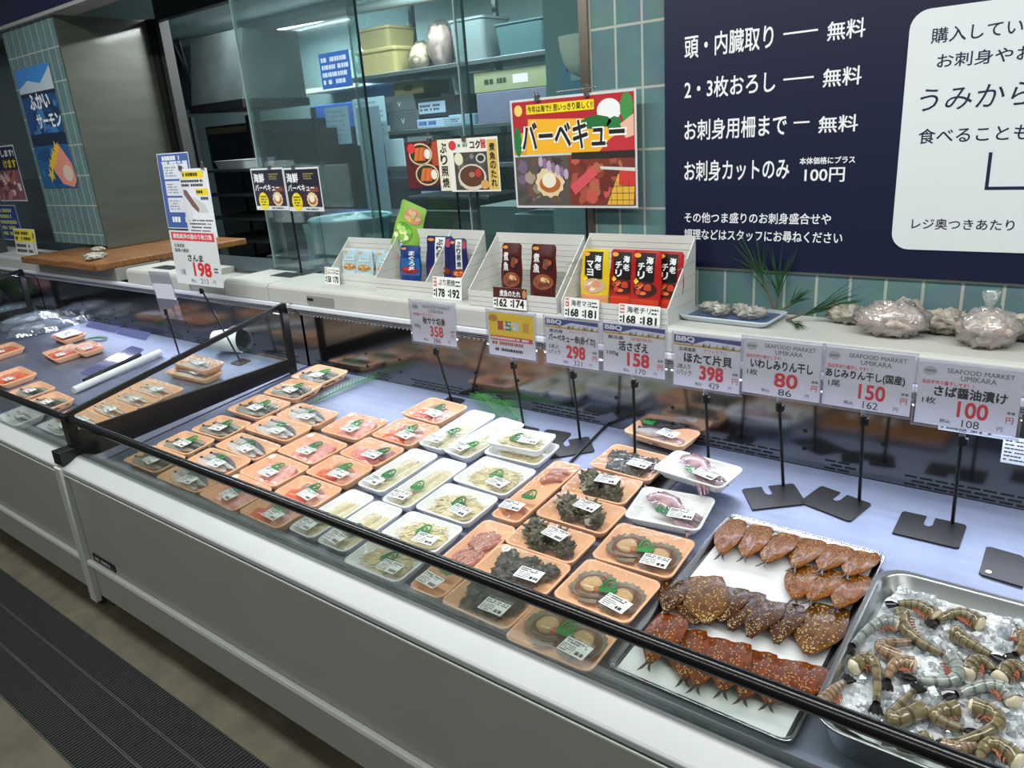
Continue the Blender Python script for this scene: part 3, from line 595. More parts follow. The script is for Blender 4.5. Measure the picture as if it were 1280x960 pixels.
def carton(name, label, loc, w, d, h, col, mark=None, cat='box', rz=0, rx=0):
    t = thing(name, label, cat, loc, (rx, 0, rz))
    G().box(-w/2, w/2, -d/2, d/2, 0, h, mt(col, .6, 0, .05, 6)).build('carton', t, bevel=.004)
    if mark:
        g = G(); M = Matrix.Translation((0, -d/2, 0)) @ Matrix.Rotation(UP, 4, 'X')
        if mark == 'oval': g.disc(0, h*.5, w*.18, h*.25, mt('#30241a', .5), .001, 16, 0, M)
        elif mark == 'dash': g.dashes(-w*.42, h*.25, w*.42, h*.8, 1, mt('#3a5fa8', .5), 3, .001, M, .8)
        elif mark == 'white': g.rect(w*.05, h*.3, w*.25, h*.7, mt('#d5dad6', .5), .001, M); g.dashes(-w*.35, h*.3, 0, h*.7, 1, mt('#33362a', .5), 8, .0012, M, .6)
        elif mark == 'label': g.rect(-w*.45, h*.2, w*.1, h*.8, mt('#9fb4c8', .5), .001, M); g.dashes(-w*.42, h*.3, 0, h*.7, 2, mt('#223', .5) if 0 else mt('#222233', .5), 2, .0012, M)
        elif mark == 'vee': g.poly([(-.02, h*.6), (0, h*.3), (.02, h*.6), (.012, h*.6), (0, h*.42), (-.012, h*.6)], mt('#b9c0c0', .5), .001, M)
        g.build('printed_front', t)
    return t
carton('crate', 'grey plastic crate, lower of two at the left of the kitchen shelf', (-4.30, 4.4, 1.6905), .3, .3, .13, '#4a5358', 'vee')
carton('crate', 'grey plastic crate, upper of two at the left of the kitchen shelf', (-4.32, 4.4, 1.821), .3, .3, .11, '#555c60', 'vee')
carton('cardboard_box', 'small brown cardboard box with dark oval under the upper shelf', (-4.24, 4.42, 1.9315), .3, .28, .09, '#857849', 'oval')
carton('carton', 'blue and white carton at the front of the kitchen shelf', (-4.0, 4.32, 1.6905), .26, .2, .06, '#9db3c9', 'dash')
carton('carton', 'pale carton right of the blue and white carton', (-3.70, 4.30, 1.6905), .2, .2, .07, '#8fb0c4', 'label')
carton('dark_carton', 'black printed carton resting on the pale cartons', (-3.93, 4.42, 1.762), .48, .3, .13, '#14181f', 'label')
tub('clear_tub', 'tilted clear plastic tub lying on the black carton', (-3.72, 4.38, 1.893), .24, .2, .14, '#8ea3a8', False, 'tub', .5)
carton('cardboard_box', 'olive cardboard box with white mark right of the glass seam', (-3.25, 4.36, 1.8815), .60, .3, .13, '#8d9170', 'white')
carton('stacked_case', 'purple grey stacked case below the olive cardboard box', (-3.25, 4.36, 1.6905), .58, .3, .19, '#6a6c86')
carton('dark_cabinet', 'tall dark blue cabinet right of the stacked case', (-2.56, 4.85, 0), .5, .5, 1.95, '#2e4149')
carton('foam_box', 'white foam box, left of the pair on the bottom kitchen shelf', (-4.38, 4.30, 1.4305), .2, .2, .2, '#a9c0cc')
carton('foam_box', 'white foam box, right of the pair on the bottom kitchen shelf', (-4.12, 4.32, 1.4305), .26, .2, .21, '#9aa9ae')
carton('foam_box', 'white foam box low behind the dark red poster', (-3.95, 4.28, .9205), .3, .25, .38, '#8fa6b2')
# worktop with machines
g = G(); g.box(-.93, 1.4, -.35, .35, .88, .92, KS); g.box(-.9, 1.38, -.32, .33, 0, .88, mt('#3d484c', .5)); tag(g.build('kitchen_worktop', loc=(-3.9, 4.15, 0), bevel=.004), 'long steel worktop along the kitchen', 'worktop')
t = thing('label_printer', 'black label printer on the kitchen worktop behind the sauce display', 'printer', (-3.45, 3.95, .92))
G().box(-.4, .33, -.2, .2, 0, .34, mt('#171c20', .35)).build('printer_body', t, bevel=.02); G().box(-.2, .2, -.21, -.2, .05, .12, mt('#0c0e10', .3)).build('paper_slot', t); G().box(-.3, .3, -.205, -.2, .24, .25, mt('#aeb9bd', .4)).build('trim_strip', t)
t = thing('weighing_scale', 'black weighing scale left of the label printer', 'scale', (-4.25, 3.95, .92))
G().box(-.3, .3, -.22, .2, 0, .18, mt('#1d2226', .4)).build('scale_body', t, bevel=.02); G().box(-.28, .28, -.2, .18, .185, .205, KS).build('pan', t); G().box(-.12, .12, -.225, -.22, .06, .12, mt('#6a7f8c', .3)).build('display', t)
carton('plastic_crate', 'blue plastic crate on the worktop left of the black scale', (-4.75, 4.0, .92), .3, .3, .2, '#2e4f9a')
# big round blue tub near the glass
t = thing('round_tub', 'large round pale blue tub of ice behind the glass', 'tub', ((-3.751, 1.214)[0], 3.16, .62))
t.scale = (.76, .76, 1)
tb = mt('#5f979c', .4)
G().lathe([(.0, 0), (.26, 0), (.30, .5), (.335, .56), (.345, .575), (.335, .585), (.315, .575), (.285, .5), (.24, .06), (0, .06)], tb, 32).build('tub_shell', t)
G().ball((0, 0, .40), (.26, .26, .19), mt('#9fc6c6', .4, 0, .05, 20, .3, 40), 24, .08, 40, 2).build('ice_heap', t)
g = G(); g.box(-.36, .36, -.3, .3, 0, .62, mt('#5b6a6e', .5)); tag(g.build('tub_trolley', loc=(-3.78, 3.2, 0), bevel=.01), 'grey trolley carrying the round blue tub', 'trolley')
# big appliances at the left of the kitchen
t = thing('extraction_hood', 'grey steel extraction hood high at the kitchen left', 'hood', (-6.0, 3.9, 2.0))
G().loft([[(-.1, -.25, 0), (.62, -.25, 0), (.62, .35, 0), (-.1, .35, 0)], [(-.1, -.15, .5), (.62, -.15, .5), (.62, .35, .5), (-.1, .35, .5)]], mt('#4b5657', .5, .1, .2, 4), False).build('hood_body', t)
G().box(-.12, .64, -.27, .36, -.06, 0, KD).build('hood_rim', t)
g = G(); g.sheet(12, 12, lambda u, v: (-.75+.62*u, -.22+.02*math.sin(7*u+3*v), v*.52), mt('#93a6ac', .16, 1.0, .05, 4, .3, 5), True, None, .02); g.build('polished_side', t)
t = thing('storage_rack', 'dark wheeled rack with trays behind the leaflets', 'rack', (-5.3, 3.7, 0))
for x in (-.5, .35):
    for y in (-.25, .25): G().box(x-.015, x+.015, y-.015, y+.015, 0, 1.9, mt('#3b4043', .35, .8)).build('upright', t)
for z in (.75, .95, 1.12, 1.3, 1.48): G().box(-.52, .37, -.27, .27, z, z+.02, mt('#54595a', .35, .7)).build('rack_tray', t)
tub('metal_pan', 'steel pan lying on the dark rack', (-5.45, 3.62, 1.5005), .4, .3, .07, '#9fa7a8', False, 'pan')
g = G(); g.box(-.5, .5, -.3, .3, 0, 1.85, mt('#14171a', .4)); g.box(-.46, -.05, -.31, -.3, .1, 1.75, mt('#1c2225', .25)); g.box(.0, .46, -.31, -.3, .1, 1.75, mt('#1c2225', .25)); g.box(-.48, .48, -.305, -.3, 1.78, 1.83, mt('#6b5f3c', .5)); tag(g.build('black_refrigerator', loc=(-6.2, 4.4, 0), bevel=.008), 'tall black refrigerator behind the dark rack', 'refrigerator')
g = G(); g.box(-.35, .35, -.3, .3, 0, 1.75, mt('#23191a', .45)); g.box(-.33, .33, -.305, -.3, 1.2, 1.24, mt('#9a6a4a', .4)); tag(g.build('dark_cupboard', loc=(-5.35, 4.33, 0), bevel=.008), 'dark brown cupboard behind the rack at its right', 'cupboard')
t = thing('work_stool', 'small chrome stool with pale cloth beside the hatch', 'stool', (-4.55, 3.3, 0))
G().box(-.16, .16, -.14, .14, .88, .92, mt('#1e2224', .5)).build('seat', t, bevel=.01)
for x in (-.13, .13):
    for y in (-.1, .1): G().tube([(x*1.2, y*1.2, 0), (x, y, .9)], .012, mt('#a9aeb0', .2, 1), 8).build('leg', t)
g = G(); g.sheet(8, 8, lambda u, v: (.10+.16*u+.02*math.sin(5*v), -.02+.03*math.sin(6*u), 1.13-.4*v), mt('#8fb3b2', .7), True, None, .006)
g.build('draped_cloth', loc=(-4.47, 3.28, 0)).__setitem__('label', 'pale green cloth hanging beside the hatch stool'); bpy.data.objects['draped_cloth']['category'] = 'cloth'
# boxes and papers seen through the first pane
carton('blue_container', 'long blue container on the rear kitchen shelf', (-5.55, 4.9, 1.72), .8, .3, .24, '#2f62bd', 'dash')
g = G(); g.box(-.9, .6, -.2, .29, 0, .03, KS); g.box(-.9, .6, -.205, -.2, -.02, .05, mt('#c6d3d2', .4)); tag(g.build('rear_shelf', loc=(-5.3, 4.9, 1.69)), 'shelf carrying the long blue container', 'shelf')
g = G(); g.box(-1.0, 1.0, -.16, .2, 0, .04, mt('#c9c9b8', .4)); tag(g.build('light_shelf', loc=(-5.2, 5.0, 2.08)), 'thin pale shelf high on the kitchen rear wall', 'shelf')
bag('ice_bag', 'large clear plastic bag on the thin pale shelf', (-5.15, 4.9, 2.1205), (.25, .14, .17), '#7fa7b0', 'bag', 9)
g = G(); g.box(-.72, .32, -.2, .2, 0, 1.62, mt('#5d6678', .5, 0, .08, 3)); g.box(-.7, .3, -.205, -.2, 1.3, 1.32, mt('#7d88a0', .5)); g.box(-.7, .3, -.205, -.2, .95, .97, mt('#454d60', .5)); g.box(-.2, -.18, -.205, -.2, 0, 1.6, mt('#454d60', .5)); tag(g.build('grey_cabinet', loc=(-5.0, 4.95, 0), bevel=.006), 'blue grey cabinet behind the first glass pane', 'cabinet')
def sheet(label, loc, w, h, col, rows, seed, rz=0):
    t = thing('paper_sheet', label, 'paper', loc, (UP, 0, rz), 'papers taped up in the kitchen')
    g = G(); g.box(0, w, 0, h, -.001, 0, mt(col, .6)); g.dashes(w*.08, h*.06, w*.92, h*.94, rows, mt('#7f8f9c', .5), seed, .0006, None, .35); g.build('printed_sheet', t)
sheet('white paper sheet taped up below the blue notice', (-4.78, 4.2, 1.60), .36, .34, '#a9c6d2', 9, 3)
sheet('pale paper sheet left of the white taped sheet', (-5.12, 4.2, 1.62), .28, .28, '#8fb0c0', 7, 4)
sheet('small pale sheet above the dark seafood posters', (-4.72, 4.2, 1.30), .22, .2, '#9dbfc8', 5, 6)
sheet('long grey paper list hanging beside the kitchen shelves', (-4.66, 4.12, 1.05), .26, .82, '#6f8794', 26, 5)
# wall mounted things at the right
t = thing('cream_dispenser', 'cream half round dispenser beside the tiles behind the glass', 'dispenser', ((-1.602, 1.827)[0], 2.53, (-1.602, 1.816)[1]))
G().loft([[(r*math.cos(a*PI/12), -r*math.sin(a*PI/12)*.7, z) for a in range(13)] for r, z in ((.02, -.01), (.06, .005), (.085, .04), (.098, .09), (.102, .13))], mt('#efe6d8', .4), True).build('dispenser_bowl', t)
G().box(-.06, .16, 0, .02, .03, .12, mt('#b9b2a4', .4)).build('mounting_plate', t)
t = thing('soap_dispenser', 'pale blue soap dispenser below the cream dispenser', 'dispenser', (-1.85, 2.98, 1.72))
G().box(-.14, .12, -.05, .02, 0, .19, mt('#6aa0bd', .4)).build('dispenser_body', t, bevel=.015); G().box(-.1, .02, -.053, -.05, .14, .165, mt('#1f3a55', .4)).build('dark_label', t); G().box(-.08, .0, -.053, -.05, .1, .13, mt('#b9d2dd', .4)).build('white_label', t)
g = G(); g.box(-2.1, -1.55, 2.99, 3.03, 0, 2.47, KW); struct('wall_pier', g)
t = thing('hand_rail', 'thin metal handrail on the teal kitchen wall', 'rail', (-2.9, 5.15, 1.98)); g = G(); g.tube([(-.25, 0, .06), (.25, 0, -.04)], .018, mt('#a9bcb4', .3), 8); g.build('rail_bar', t); g = G(); g.tube([(.24, .05, -.04), (.24, 0, -.04), (.24, 0, -.12)], .012, mt('#c6d0cc', .3), 6); g.build('rail_bracket', t)
g = G(); g.box(-.2, .2, -.15, .15, 0, 1.25, mt('#5c7474', .5)); g.box(-.16, .16, -.16, -.15, .7, 1.1, mt('#445a5c', .5)); tag(g.build('teal_locker', loc=(-2.62, 3.45, 0), bevel=.01), 'teal grey locker behind the simmered fish poster', 'locker')
bag('tool_bag', 'clear bag with blue gloves and brown tools hanging by the barbecue poster', (-2.35, 3.2, 1.25), (.1, .06, .14), '#5e5a4e', 'bag', 12)
g = G(); g.box(-.45, .5, -.25, .25, 0, 1.24, mt('#567072', .5, 0, .05, 4)); tag(g.build('low_cabinet', loc=(-1.95, 3.32, 0), bevel=.006), 'teal low cabinet behind the barbecue poster', 'cabinet')

# ---------------------------------------------------------------- wrapped seafood trays
_cache = {}
def cached(key, fn):
    if key not in _cache: _cache[key] = fn()
    return _cache[key]
def tray_mesh(w, d, h, mat):
    def f():
        g = G(); r = min(.02, w*.2, d*.2)
        R = lambda s, z, e=0: [(x, y, z) for x, y in rrect(w*s-e, d-(w-w*s)-e, max(r*s, .006), 5)]
        a = R(1, h); k = 1-.036/w
        g.loft([R(k-.01, 0), R(1, h-.003), R(1.0, h), R(1-.008/w, h+.0005), R(1-.014/w, h-.002), R(k-.02, .006), R(k-.1, .005)], mat, True, (True, True))
        return g.mesh('tray')
    return cached(('tray', round(w, 3), round(d, 3), h, mat.name), f)
def film_mesh(w, d, h):
    def f():
        g = G()
        def fn(u, v):
            x, y = (u-.5)*w*.985, (v-.5)*d*.985
            e = min(u, 1-u, v, 1-v)*2
            return (x, y, h+.0018+.005*min(1, e*1.6)+.0012*noise.noise(Vector((x*60, y*60, w*9)))*min(1, e*4))
        g.sheet(12, 10, fn, FILM); return g.mesh('film')
    return cached(('film', round(w, 3), round(d, 3), h), f)
LAB = mt('#f2f3f1', .5); LINK = mt('#26262a', .6)
def label_mesh(k):
    def f():
        g = G(); g.box(-.034, .034, -.021, .021, 0, .0006, LAB)
        g.dashes(-.031, .006, .031, .019, 2, LINK, k, .0009, None, .7); g.dashes(-.031, -.019, .006, .004, 4, LINK, k+9, .0009, None, .5)
        g.dashes(.008, -.018, .031, -.004, 1, LINK, k+5, .0009, None, .7); return g.mesh('price_label')
    return cached(('label', k), f)
LEAF = mt('#157a3c', .4, 0, .08, 40); LEAF2 = mt('#2c8c3e', .4, 0, .08, 40)
def leaf_mesh(k):
    def f():
        g = G(); m = LEAF if k % 2 == 0 else LEAF2; n = 9
        pts = [(-.016, -.022), (.016, -.022)]
        for i in range(n): 
            x = .024-.048*i/(n-1); pts += [(x, -.004+(.009 if i % 2 else 0)-.005*abs(i-4)/4)]
        g.prism(pts, 0, .0008, m)
        g.tube([(.016*math.cos(t), -.004+.030*math.sin(t), .001) for t in [PI*i/14 for i in range(15)]], .0024, m, 6)
        g.tube([(.008*math.cos(t), -.004+.017*math.sin(t), .001) for t in [PI*i/10 for i in range(11)]], .0017, m, 6)
        return g.mesh('green_leaf')
    return cached(('leaf', k % 2), f)
def sticker_mesh():
    def f():
        g = G(); g.prism(rrect(.024, .024, .0119, 5), 0, .0006, LAB); g.text('2', -.004, -.006, .004, .006, LINK, .0008, .01); return g.mesh('round_sticker')
    return cached('sticker', f)
# ---- what lies in the trays
def fish_mesh(L, W, H, top, belly, seed=0, tail=True):
    def f():
        g = G(); n = 14; mt_, mb = mt(top, .3, 0, .25, 60), mt(belly, .28, 0, .1, 50)
        rings = []
        for i in range(n+1):
            u = i/n; r = (math.sin(PI*min(1, u*1.02+.0))**.55 if u < .5 else (1-((u-.5)/.5)**1.6*.86)); r = max(r, .06)
            rings.append([(-L/2+L*u*.86, W/2*r*math.cos(2*PI*k/12), H*.5+H/2*r*math.sin(2*PI*k/12)) for k in range(12)])
        g.skin(rings, lambda i, k: mt_ if k in (0, 1, 11, 10, 2) else mb)
        if tail: g.prism([(L*.34, -.003), (L*.5, -W*.38), (L*.46, 0), (L*.5, W*.38), (L*.34, .003)], H*.4, H*.6, mt_)
        g.ball((-L*.40, W*.06, H*.88), (.004, .004, .003), mt('#101010', .2), 8)
        return g.mesh('fish')
    return cached(('fish', L, W, H, top, belly, tail), f)
def slab_mesh(L, W, H, col, col2, seed):
    def f():
        rg = random.Random(seed); m = mt(col, .25, 0, .2, 45, 0, None, .5, .3, col2); g = G()
        def fn(u, v):
            a = math.sin(PI*u)**.35; x = (u-.5)*L; y = (v-.5)*W*(.65+.35*a)
            return (x, y+.05*W*math.sin(4*u+seed), H*(.35+.65*math.sin(PI*v)**.5*a)+.1*H*noise.noise(Vector((x*70, y*70, seed))))
        g.sheet(12, 6, fn, m, True, None, H*.3); return g.mesh('fillet')
    return cached(('slab', L, W, H, col, col2, seed), f)
def noodle_mesh(seed, L, W):
    def f():
        rg = random.Random(seed); m = mt('#ded0a6', .3, 0, .1, 60, 0, None, .5, .2); m2 = mt('#e6dfbd', .3, 0, .1, 60, 0, None, .5, .2); g = G()
        g.ball((0, 0, .004), (L/2, W/2, .016), m, 16, .1, 40, seed, zmin=.002)
        for i in range(56):
            a = rg.gauss(.25, .35); cx, cy = rg.uniform(-.38, .38)*L, rg.uniform(-.38, .38)*W; l = rg.uniform(.03, .06)
            q = max(0, 1-(2*cx/L)**2-(2*cy/W)**2); z = .007+.014*math.sqrt(q)
            pts = [(cx+l*(t-.5)*math.cos(a), cy+l*(t-.5)*math.sin(a)+.005*math.sin(t*5+i), z+.002*math.sin(3*t+i)) for t in (0, .25, .5, .75, 1)]
            pts = [(max(-L/2, min(L/2, x)), max(-W/2, min(W/2, y)), zz) for x, y, zz in pts]
            g.tube(pts, .0021, m2 if i % 2 else m, 5)
        return g.mesh('squid_strips')
    return cached(('noodle', seed, L, W), f)
def lump_mesh(r, cols, seed, amp=.35):
    def f():
        g = G(); g.ball((0, 0, r[2]*.9), r, mt(cols[0], .45, 0, .5, 55, .6, 110, .5, 0, cols[1]), 30, amp*.8, 60, seed, zmin=0)
        rg = random.Random(seed)
        for i in range(5):
            a = rg.uniform(0, 2*PI); q = rg.uniform(.4, .8)
            g.ball((r[0]*q*math.cos(a), r[1]*q*math.sin(a), r[2]*rg.uniform(1.0, 1.5)), (r[0]*.3, r[1]*.28, r[2]*.3), mt(cols[i % len(cols)], .45, 0, .4, 60, .5, 110), 14, .4, 40, seed+i, zmin=0)
        return g.mesh('shell')
    return cached(('lump', r, tuple(cols), seed), f)
def turban_mesh(seed):
    def f():
        g = G(); a, b = mt('#5d5a49', .5, 0, .4, 60, .6, 110, .5, 0, '#2d2d26'), mt('#747059', .5, 0, .4, 60, .6, 110, .5, 0, '#403e31'); r0 = .026
        rg = random.Random(seed)
        g.ball((0, 0, .02), (.027, .025, .022), a, 26, .22, 60, seed, zmin=0); g.ball((.004, .004, .038), (.014, .013, .012), b, 18, .3, 60, seed+4)
        for R, zz, cnt in ((.024, .016, 9), (.018, .032, 6)):
            for k in range(cnt):
                an = 2*PI*k/cnt+rg.uniform(-.2, .2); d = Vector((math.cos(an), math.sin(an), .25))
                g.tube([d*R*.85+Vector((0, 0, zz)), d*(R+rg.uniform(.006, .013))+Vector((0, 0, zz+.004))], [.006, .0015], b, 6)
        g.prism(rrect(.026, .022, .0109, 5), 0, .005, mt('#8d8a76', .4, 0, .2, 60), Matrix.Translation((.016, -.010, .03)) @ Matrix.Rotation(.7, 4, 'Y'))
        return g.mesh('turban_shell')
    return cached(('turban', seed), f)
def scallop_mesh(seed):
    def f():
        g = G(); sh = mt('#8e8670', .45, 0, .25, 60, .2, 80, .5, 0, '#6a6252'); n = 40; rings = []
        for j, q in enumerate((0, .35, .7, .92, 1.0)):
            ring = []
            for k in range(n):
                an = 2*PI*k/n; R = .052*q*(1+.035*math.cos(k*PI))*(1-.12*max(0, -math.sin(an))**4)
                ring.append((R*math.cos(an), R*math.sin(an)*.92, .004+.012*q*q+.0012*math.cos(k*PI)*q))
            rings.append(ring)
        g.loft(rings, sh, True, (False, False)); g.box(-.02, .02, -.052, -.040, .008, .012, sh)
        fr = mt('#6b4a34', .3, 0, .3, 90); g.lathe([(.040+.003*(i % 2), .012+.004*math.sin(i)) for i in range(1)]+[(.034, .017), (.028, .018), (.024, .013)], fr, 30)
        g.ball((-.004, .002, .014), (.026, .024, .010), mt('#c9a877', .25, 0, .15, 40, 0, None, .5, .4), 16, .08, 40, seed)
        g.ball((.017, -.013, .015), (.017, .010, .007), mt('#b8622f', .3, 0, .2, 60), 12, .1, 40, seed+1)
        return g.mesh('scallop')
    return cached(('scallop', seed), f)
def squid_mesh(seed, big=True):
    def f():
        g = G(); m = mt('#7d5d66', .25, 0, .4, 45, 0, None, .5, .4, '#b99aa0'); m2 = mt('#a98a90', .28, 0, .3, 60, 0, None, .5, .3, '#6d4f58')
        g.tube([(-.055, .012, .014), (-.03, .016, .018), (0, .012, .018), (.03, .002, .014)], [.008, .022, .024, .013], m, 12, None, True, (True, True), .6)
        g.ball((-.035, .02, .026), (.005, .005, .004), mt('#d9d6d0', .2), 10); g.ball((-.035, .02, .0295), (.0025, .0025, .002), mt('#101010', .2), 8)
        rg = random.Random(seed)
        for i in range(8):
            y = -.026+.008*i
            g.tube([(.02, y*.4, .012), (.045, y*.8-.006, .014), (.065, y-.008+rg.uniform(-.01, .01), .010), (.08, y-.012+rg.uniform(-.014, .014), .008)], [.006, .0055, .004, .0015], m2, 6)
        return g.mesh('squid')
    return cached(('squid', seed), f)
def octo_mesh(seed):
    def f():
        g = G(); m = mt('#a96a5e', .3, 0, .3, 60, 0, None, .5, .3, '#c99a8a'); rg = random.Random(seed)
        for i in range(5):
            y = -.03+.015*i
            g.tube([(-.045, y*.6, .010), (-.015, y+.004, .016), (.015, y-.003, .016), (.045, y*.8+rg.uniform(-.01, .01), .010)], [.009, .0095, .007, .004], m, 8)
            for k in range(6): g.ball((-.03+.012*k, y+.002, .0255-.0006*k), (.0022, .0022, .0012), mt('#e3cfc2', .4), 6)
        return g.mesh('octopus_arms')
    return cached(('octo', seed), f)
def prawn_small(seed):
    def f():
        g = G(); m = mt('#c98f7a', .3, 0, .25, 60, 0, None, .5, .3, '#a86c58')
        g.tube([(-.03, 0, .008), (-.015, .008, .011), (.005, .010, .011), (.022, .004, .008), (.032, -.006, .005)], [.006, .009, .0085, .006, .002], m, 8); return g.mesh('prawn_meat')
    return cached(('prawn', seed), f)
WHITEF = ('#d3cdb4', '#e4dfcf')
def contents(kind, root, w, d, sd, z=.007):
    rg = random.Random(sd)
    SCK = {'darkfish': 1.5, 'mackerel': 1.5, 'pink': 1.3, 'redmix': 1.35, 'pinkfillet': 1.3, 'oyster': 1.2, 'turban': 1.12, 'squid': 1.45, 'scallop': 1.12, 'fishhead': 1.2, 'saury': 1.08, 'salmon': 1.35, 'strips': 1.06, 'prawns': 1.2, 'octopus': .95, 'white': 1.08}.get(kind, 1)
    def p(name, me, x, y, rz, zz=z, rx=0, ry=0): 
        o = put(name, me, root, (x, y, zz), (rx, ry, rz)); o.scale = (SCK, SCK, min(SCK, 1.25)); return o
    if kind == 'darkfish':
        for i in range(2): p('fish', fish_mesh(w*.72, d*.30, .018, ('#3c4238', '#4b5246')[i], '#8f938a'), -.005, (i-.5)*d*.30, rg.uniform(-.15, .15)+PI*(i == 1))
    elif kind == 'mackerel':
        p('fish_fillet', fish_mesh(w*.66, d*.36, .019, '#37495a', '#b9bcb8', 0, False), .006, d*.13, -.15+rg.uniform(-.1, .1)); p('fish_fillet', fish_mesh(w*.62, d*.34, .018, '#8f9a9e', '#cfc9c2', 0, False), -.006, -d*.14, -.1+rg.uniform(-.1, .1))
    elif kind == 'pink':
        for i in range(4): p('fish_slice', slab_mesh(d*.62, w*.20, .014, '#d98c88', '#efc0b4', i), -w*.22+i*w*.145, rg.uniform(-.006, .006), PI/2+.35+rg.uniform(-.15, .15), z+.002*i)
    elif kind == 'redmix':
        p('fish_slice', slab_mesh(w*.40, d*.34, .018, '#c2452a', '#e07a55', sd % 3), -w*.12, -d*.14, .2, z); p('fish_slice', slab_mesh(w*.42, d*.30, .016, '#8f5a55', '#b98d88', 5+sd % 3), -w*.04, d*.16, -.3, z)
        p('fish_slice', slab_mesh(w*.32, d*.34, .014, '#d8a8a0', '#ecd0c6', 8+sd % 3), w*.2, -d*.02, .3, z)
    elif kind == 'pinkfillet':
        p('fish_slice', slab_mesh(w*.5, d*.36, .018, '#cf6f78', '#e9a9a6', sd % 3), -w*.12, -d*.10, -.2, z); p('fish_slice', slab_mesh(w*.5, d*.34, .015, '#b98088', '#dcb4b2', 4+sd % 3), w*.08, d*.16, .15, z)
    elif kind == 'white':
        for i in range(2): p('fish_fillet', slab_mesh(d*.74, w*.34, .016, '#cfc49a', '#e2dcc6', i+sd % 2), (i-.5)*w*.36, -.01, PI/2+rg.uniform(-.04, .04), z)
    elif kind == 'strips': p('squid_strips', noodle_mesh(sd % 3, round(w*.74, 3), round(d*.74, 3)), 0, 0, 0, z)['kind'] = 'stuff'
    elif kind == 'oyster':
        for i in range(5): p('oyster_shell', lump_mesh((.030, .022, .013), ('#5b5a50', '#33342f', '#7d7a6c'), 30+i), -w*.27+i*w*.125, (-.2 if i % 2 else .16)*d, rg.uniform(0, 6), z)
    elif kind == 'turban':
        for i in range(4): p('turban_shell', turban_mesh(i), -w*.26+i*w*.165, (-.13 if i % 2 else .14)*d, rg.uniform(0, 6), z, rg.uniform(-.3, .3), 0)
    elif kind == 'scallop':
        p('scallop', scallop_mesh(1), -w*.20, d*.03, .3, z); p('scallop', scallop_mesh(2), w*.20, -d*.01, -.3, z)
    elif kind == 'squid': p('squid', squid_mesh(sd), -.01, 0, -.35, z)
    elif kind == 'fishhead':
        p('fish', fish_mesh(w*.6, d*.4, .022, '#454a52', '#a9a4a0', 0, False), -.02, .005, .2, z); p('fish_slice', slab_mesh(w*.4, d*.3, .015, '#b09a98', '#7d6d70', 3), .03, -.02, .4, z)
    elif kind == 'prawns':
        for i in range(3): p('prawn_meat', prawn_small(i), (.5-rg.random())*.02, d*.36-i*.022, .4+rg.uniform(-.4, .4), z)
        p('prawn_meat', prawn_small(1), -.004, -d*.30, .2, z)
    elif kind == 'octopus': p('octopus_arms', octo_mesh(1), 0, d*.28, 1.2, z); p('octopus_arms', octo_mesh(2), .0, d*.03, 1.4, z)
    elif kind == 'saury':
        for i in range(2): p('fish', fish_mesh(w*.86, d*.22, .015, '#6f7a80', '#d3d4d2'), 0, (i-.5)*d*.30, rg.uniform(-.04, .04), z)
    elif kind == 'salmon':
        for i in range(3): p('fish_slice', slab_mesh(w*.5, d*.30, .016, '#d2532f', '#e8906c', i), -w*.06, (i-1)*d*.23, .15+rg.uniform(-.1, .1), z)
    elif kind == 'empty': pass
GROUP = 'wrapped seafood trays in the display cases'
# id: content, colour, label, has sticker, label (x, y) inside the tray, leaf (x, y)
SPEC = {}
def spec(ids, kind, col, lab, lx=.18, ly=-.2, fx=.0, fy=.05, st=False):
    o = ('nearest the glass', 'second from the glass', 'third from the glass', 'fourth from the glass', 'fifth from the glass', 'sixth from the glass')
    ids = ids.split()
    for i, k in enumerate(ids): SPEC[k] = (kind, col, lab % o[i] if '%s' in lab else lab, lx, ly, fx, fy, st)
spec('A0 A1 A2', 'scallop', 'p', 'peach tray of two opened scallops, %s beside the metal fillet tray', .24, -.26, .02, .02)
spec('A3', 'squid', 'w', 'white tray with a purple squid, behind the scallop trays', .2, -.2, -.05, -.1)
spec('A4', 'squid', 'w', 'white tray of purple squid resting highest, in front of the scallop price stand', .2, -.2, 0, -.1)
spec('A5', 'fishhead', 'p', 'pink tray of grey fish pieces alone near the rear panel slots', .15, -.1, -.3, .3)
spec('B1 B2', 'oyster', 'p', 'peach tray of dark shellfish, %s in the shellfish column', .2, -.22, -.6, 0, True)
spec('B3 B4 B5', 'turban', 'p', 'peach tray of spiny turban shells, %s', .14, -.1, -.6, 0, True)
for k, s in (('B3', 'frontmost of the turban shell trays'), ('B4', 'middle of the three turban shell trays'), ('B5', 'rearmost of the turban shell trays')): SPEC[k] = SPEC[k][:2]+('peach tray of spiny turban shells, '+s,)+SPEC[k][3:]
spec('B6', 'oyster', 'p', 'peach tray of mixed dark shells behind the turban shell trays', .2, -.15, -.6, 0)
spec('C1', 'prawns', 'p', 'long peach tray with prawns at its ends, left of the turban shells', -.12, -.33, .02, -.12)
spec('C2', 'octopus', 'p', 'long peach tray of reddish octopus arms, running under the black rail', -.1, -.38, .02, -.2)
spec('WL1', 'white', 'w', 'long white fish fillet tray at the rear, left of two', -.12, -.36, .05, -.10)
spec('WL2', 'white', 'w', 'long white fish fillet tray at the rear, right of two', -.1, -.36, .1, -.25)
spec('W3', 'strips', 'w', 'white tray stacked on another at the rear of the squid strips', .2, -.12, -.04, -.05)
spec('W7 W6 W5 W4', 'strips', 'w', 'white tray of pale squid strips, %s in its column', .22, -.24, .06, .0)
spec('WL5 WL3', 'white', 'w', 'narrow white tray of pale fillets, %s in the left fillet column', -.1, -.36, .02, -.16)
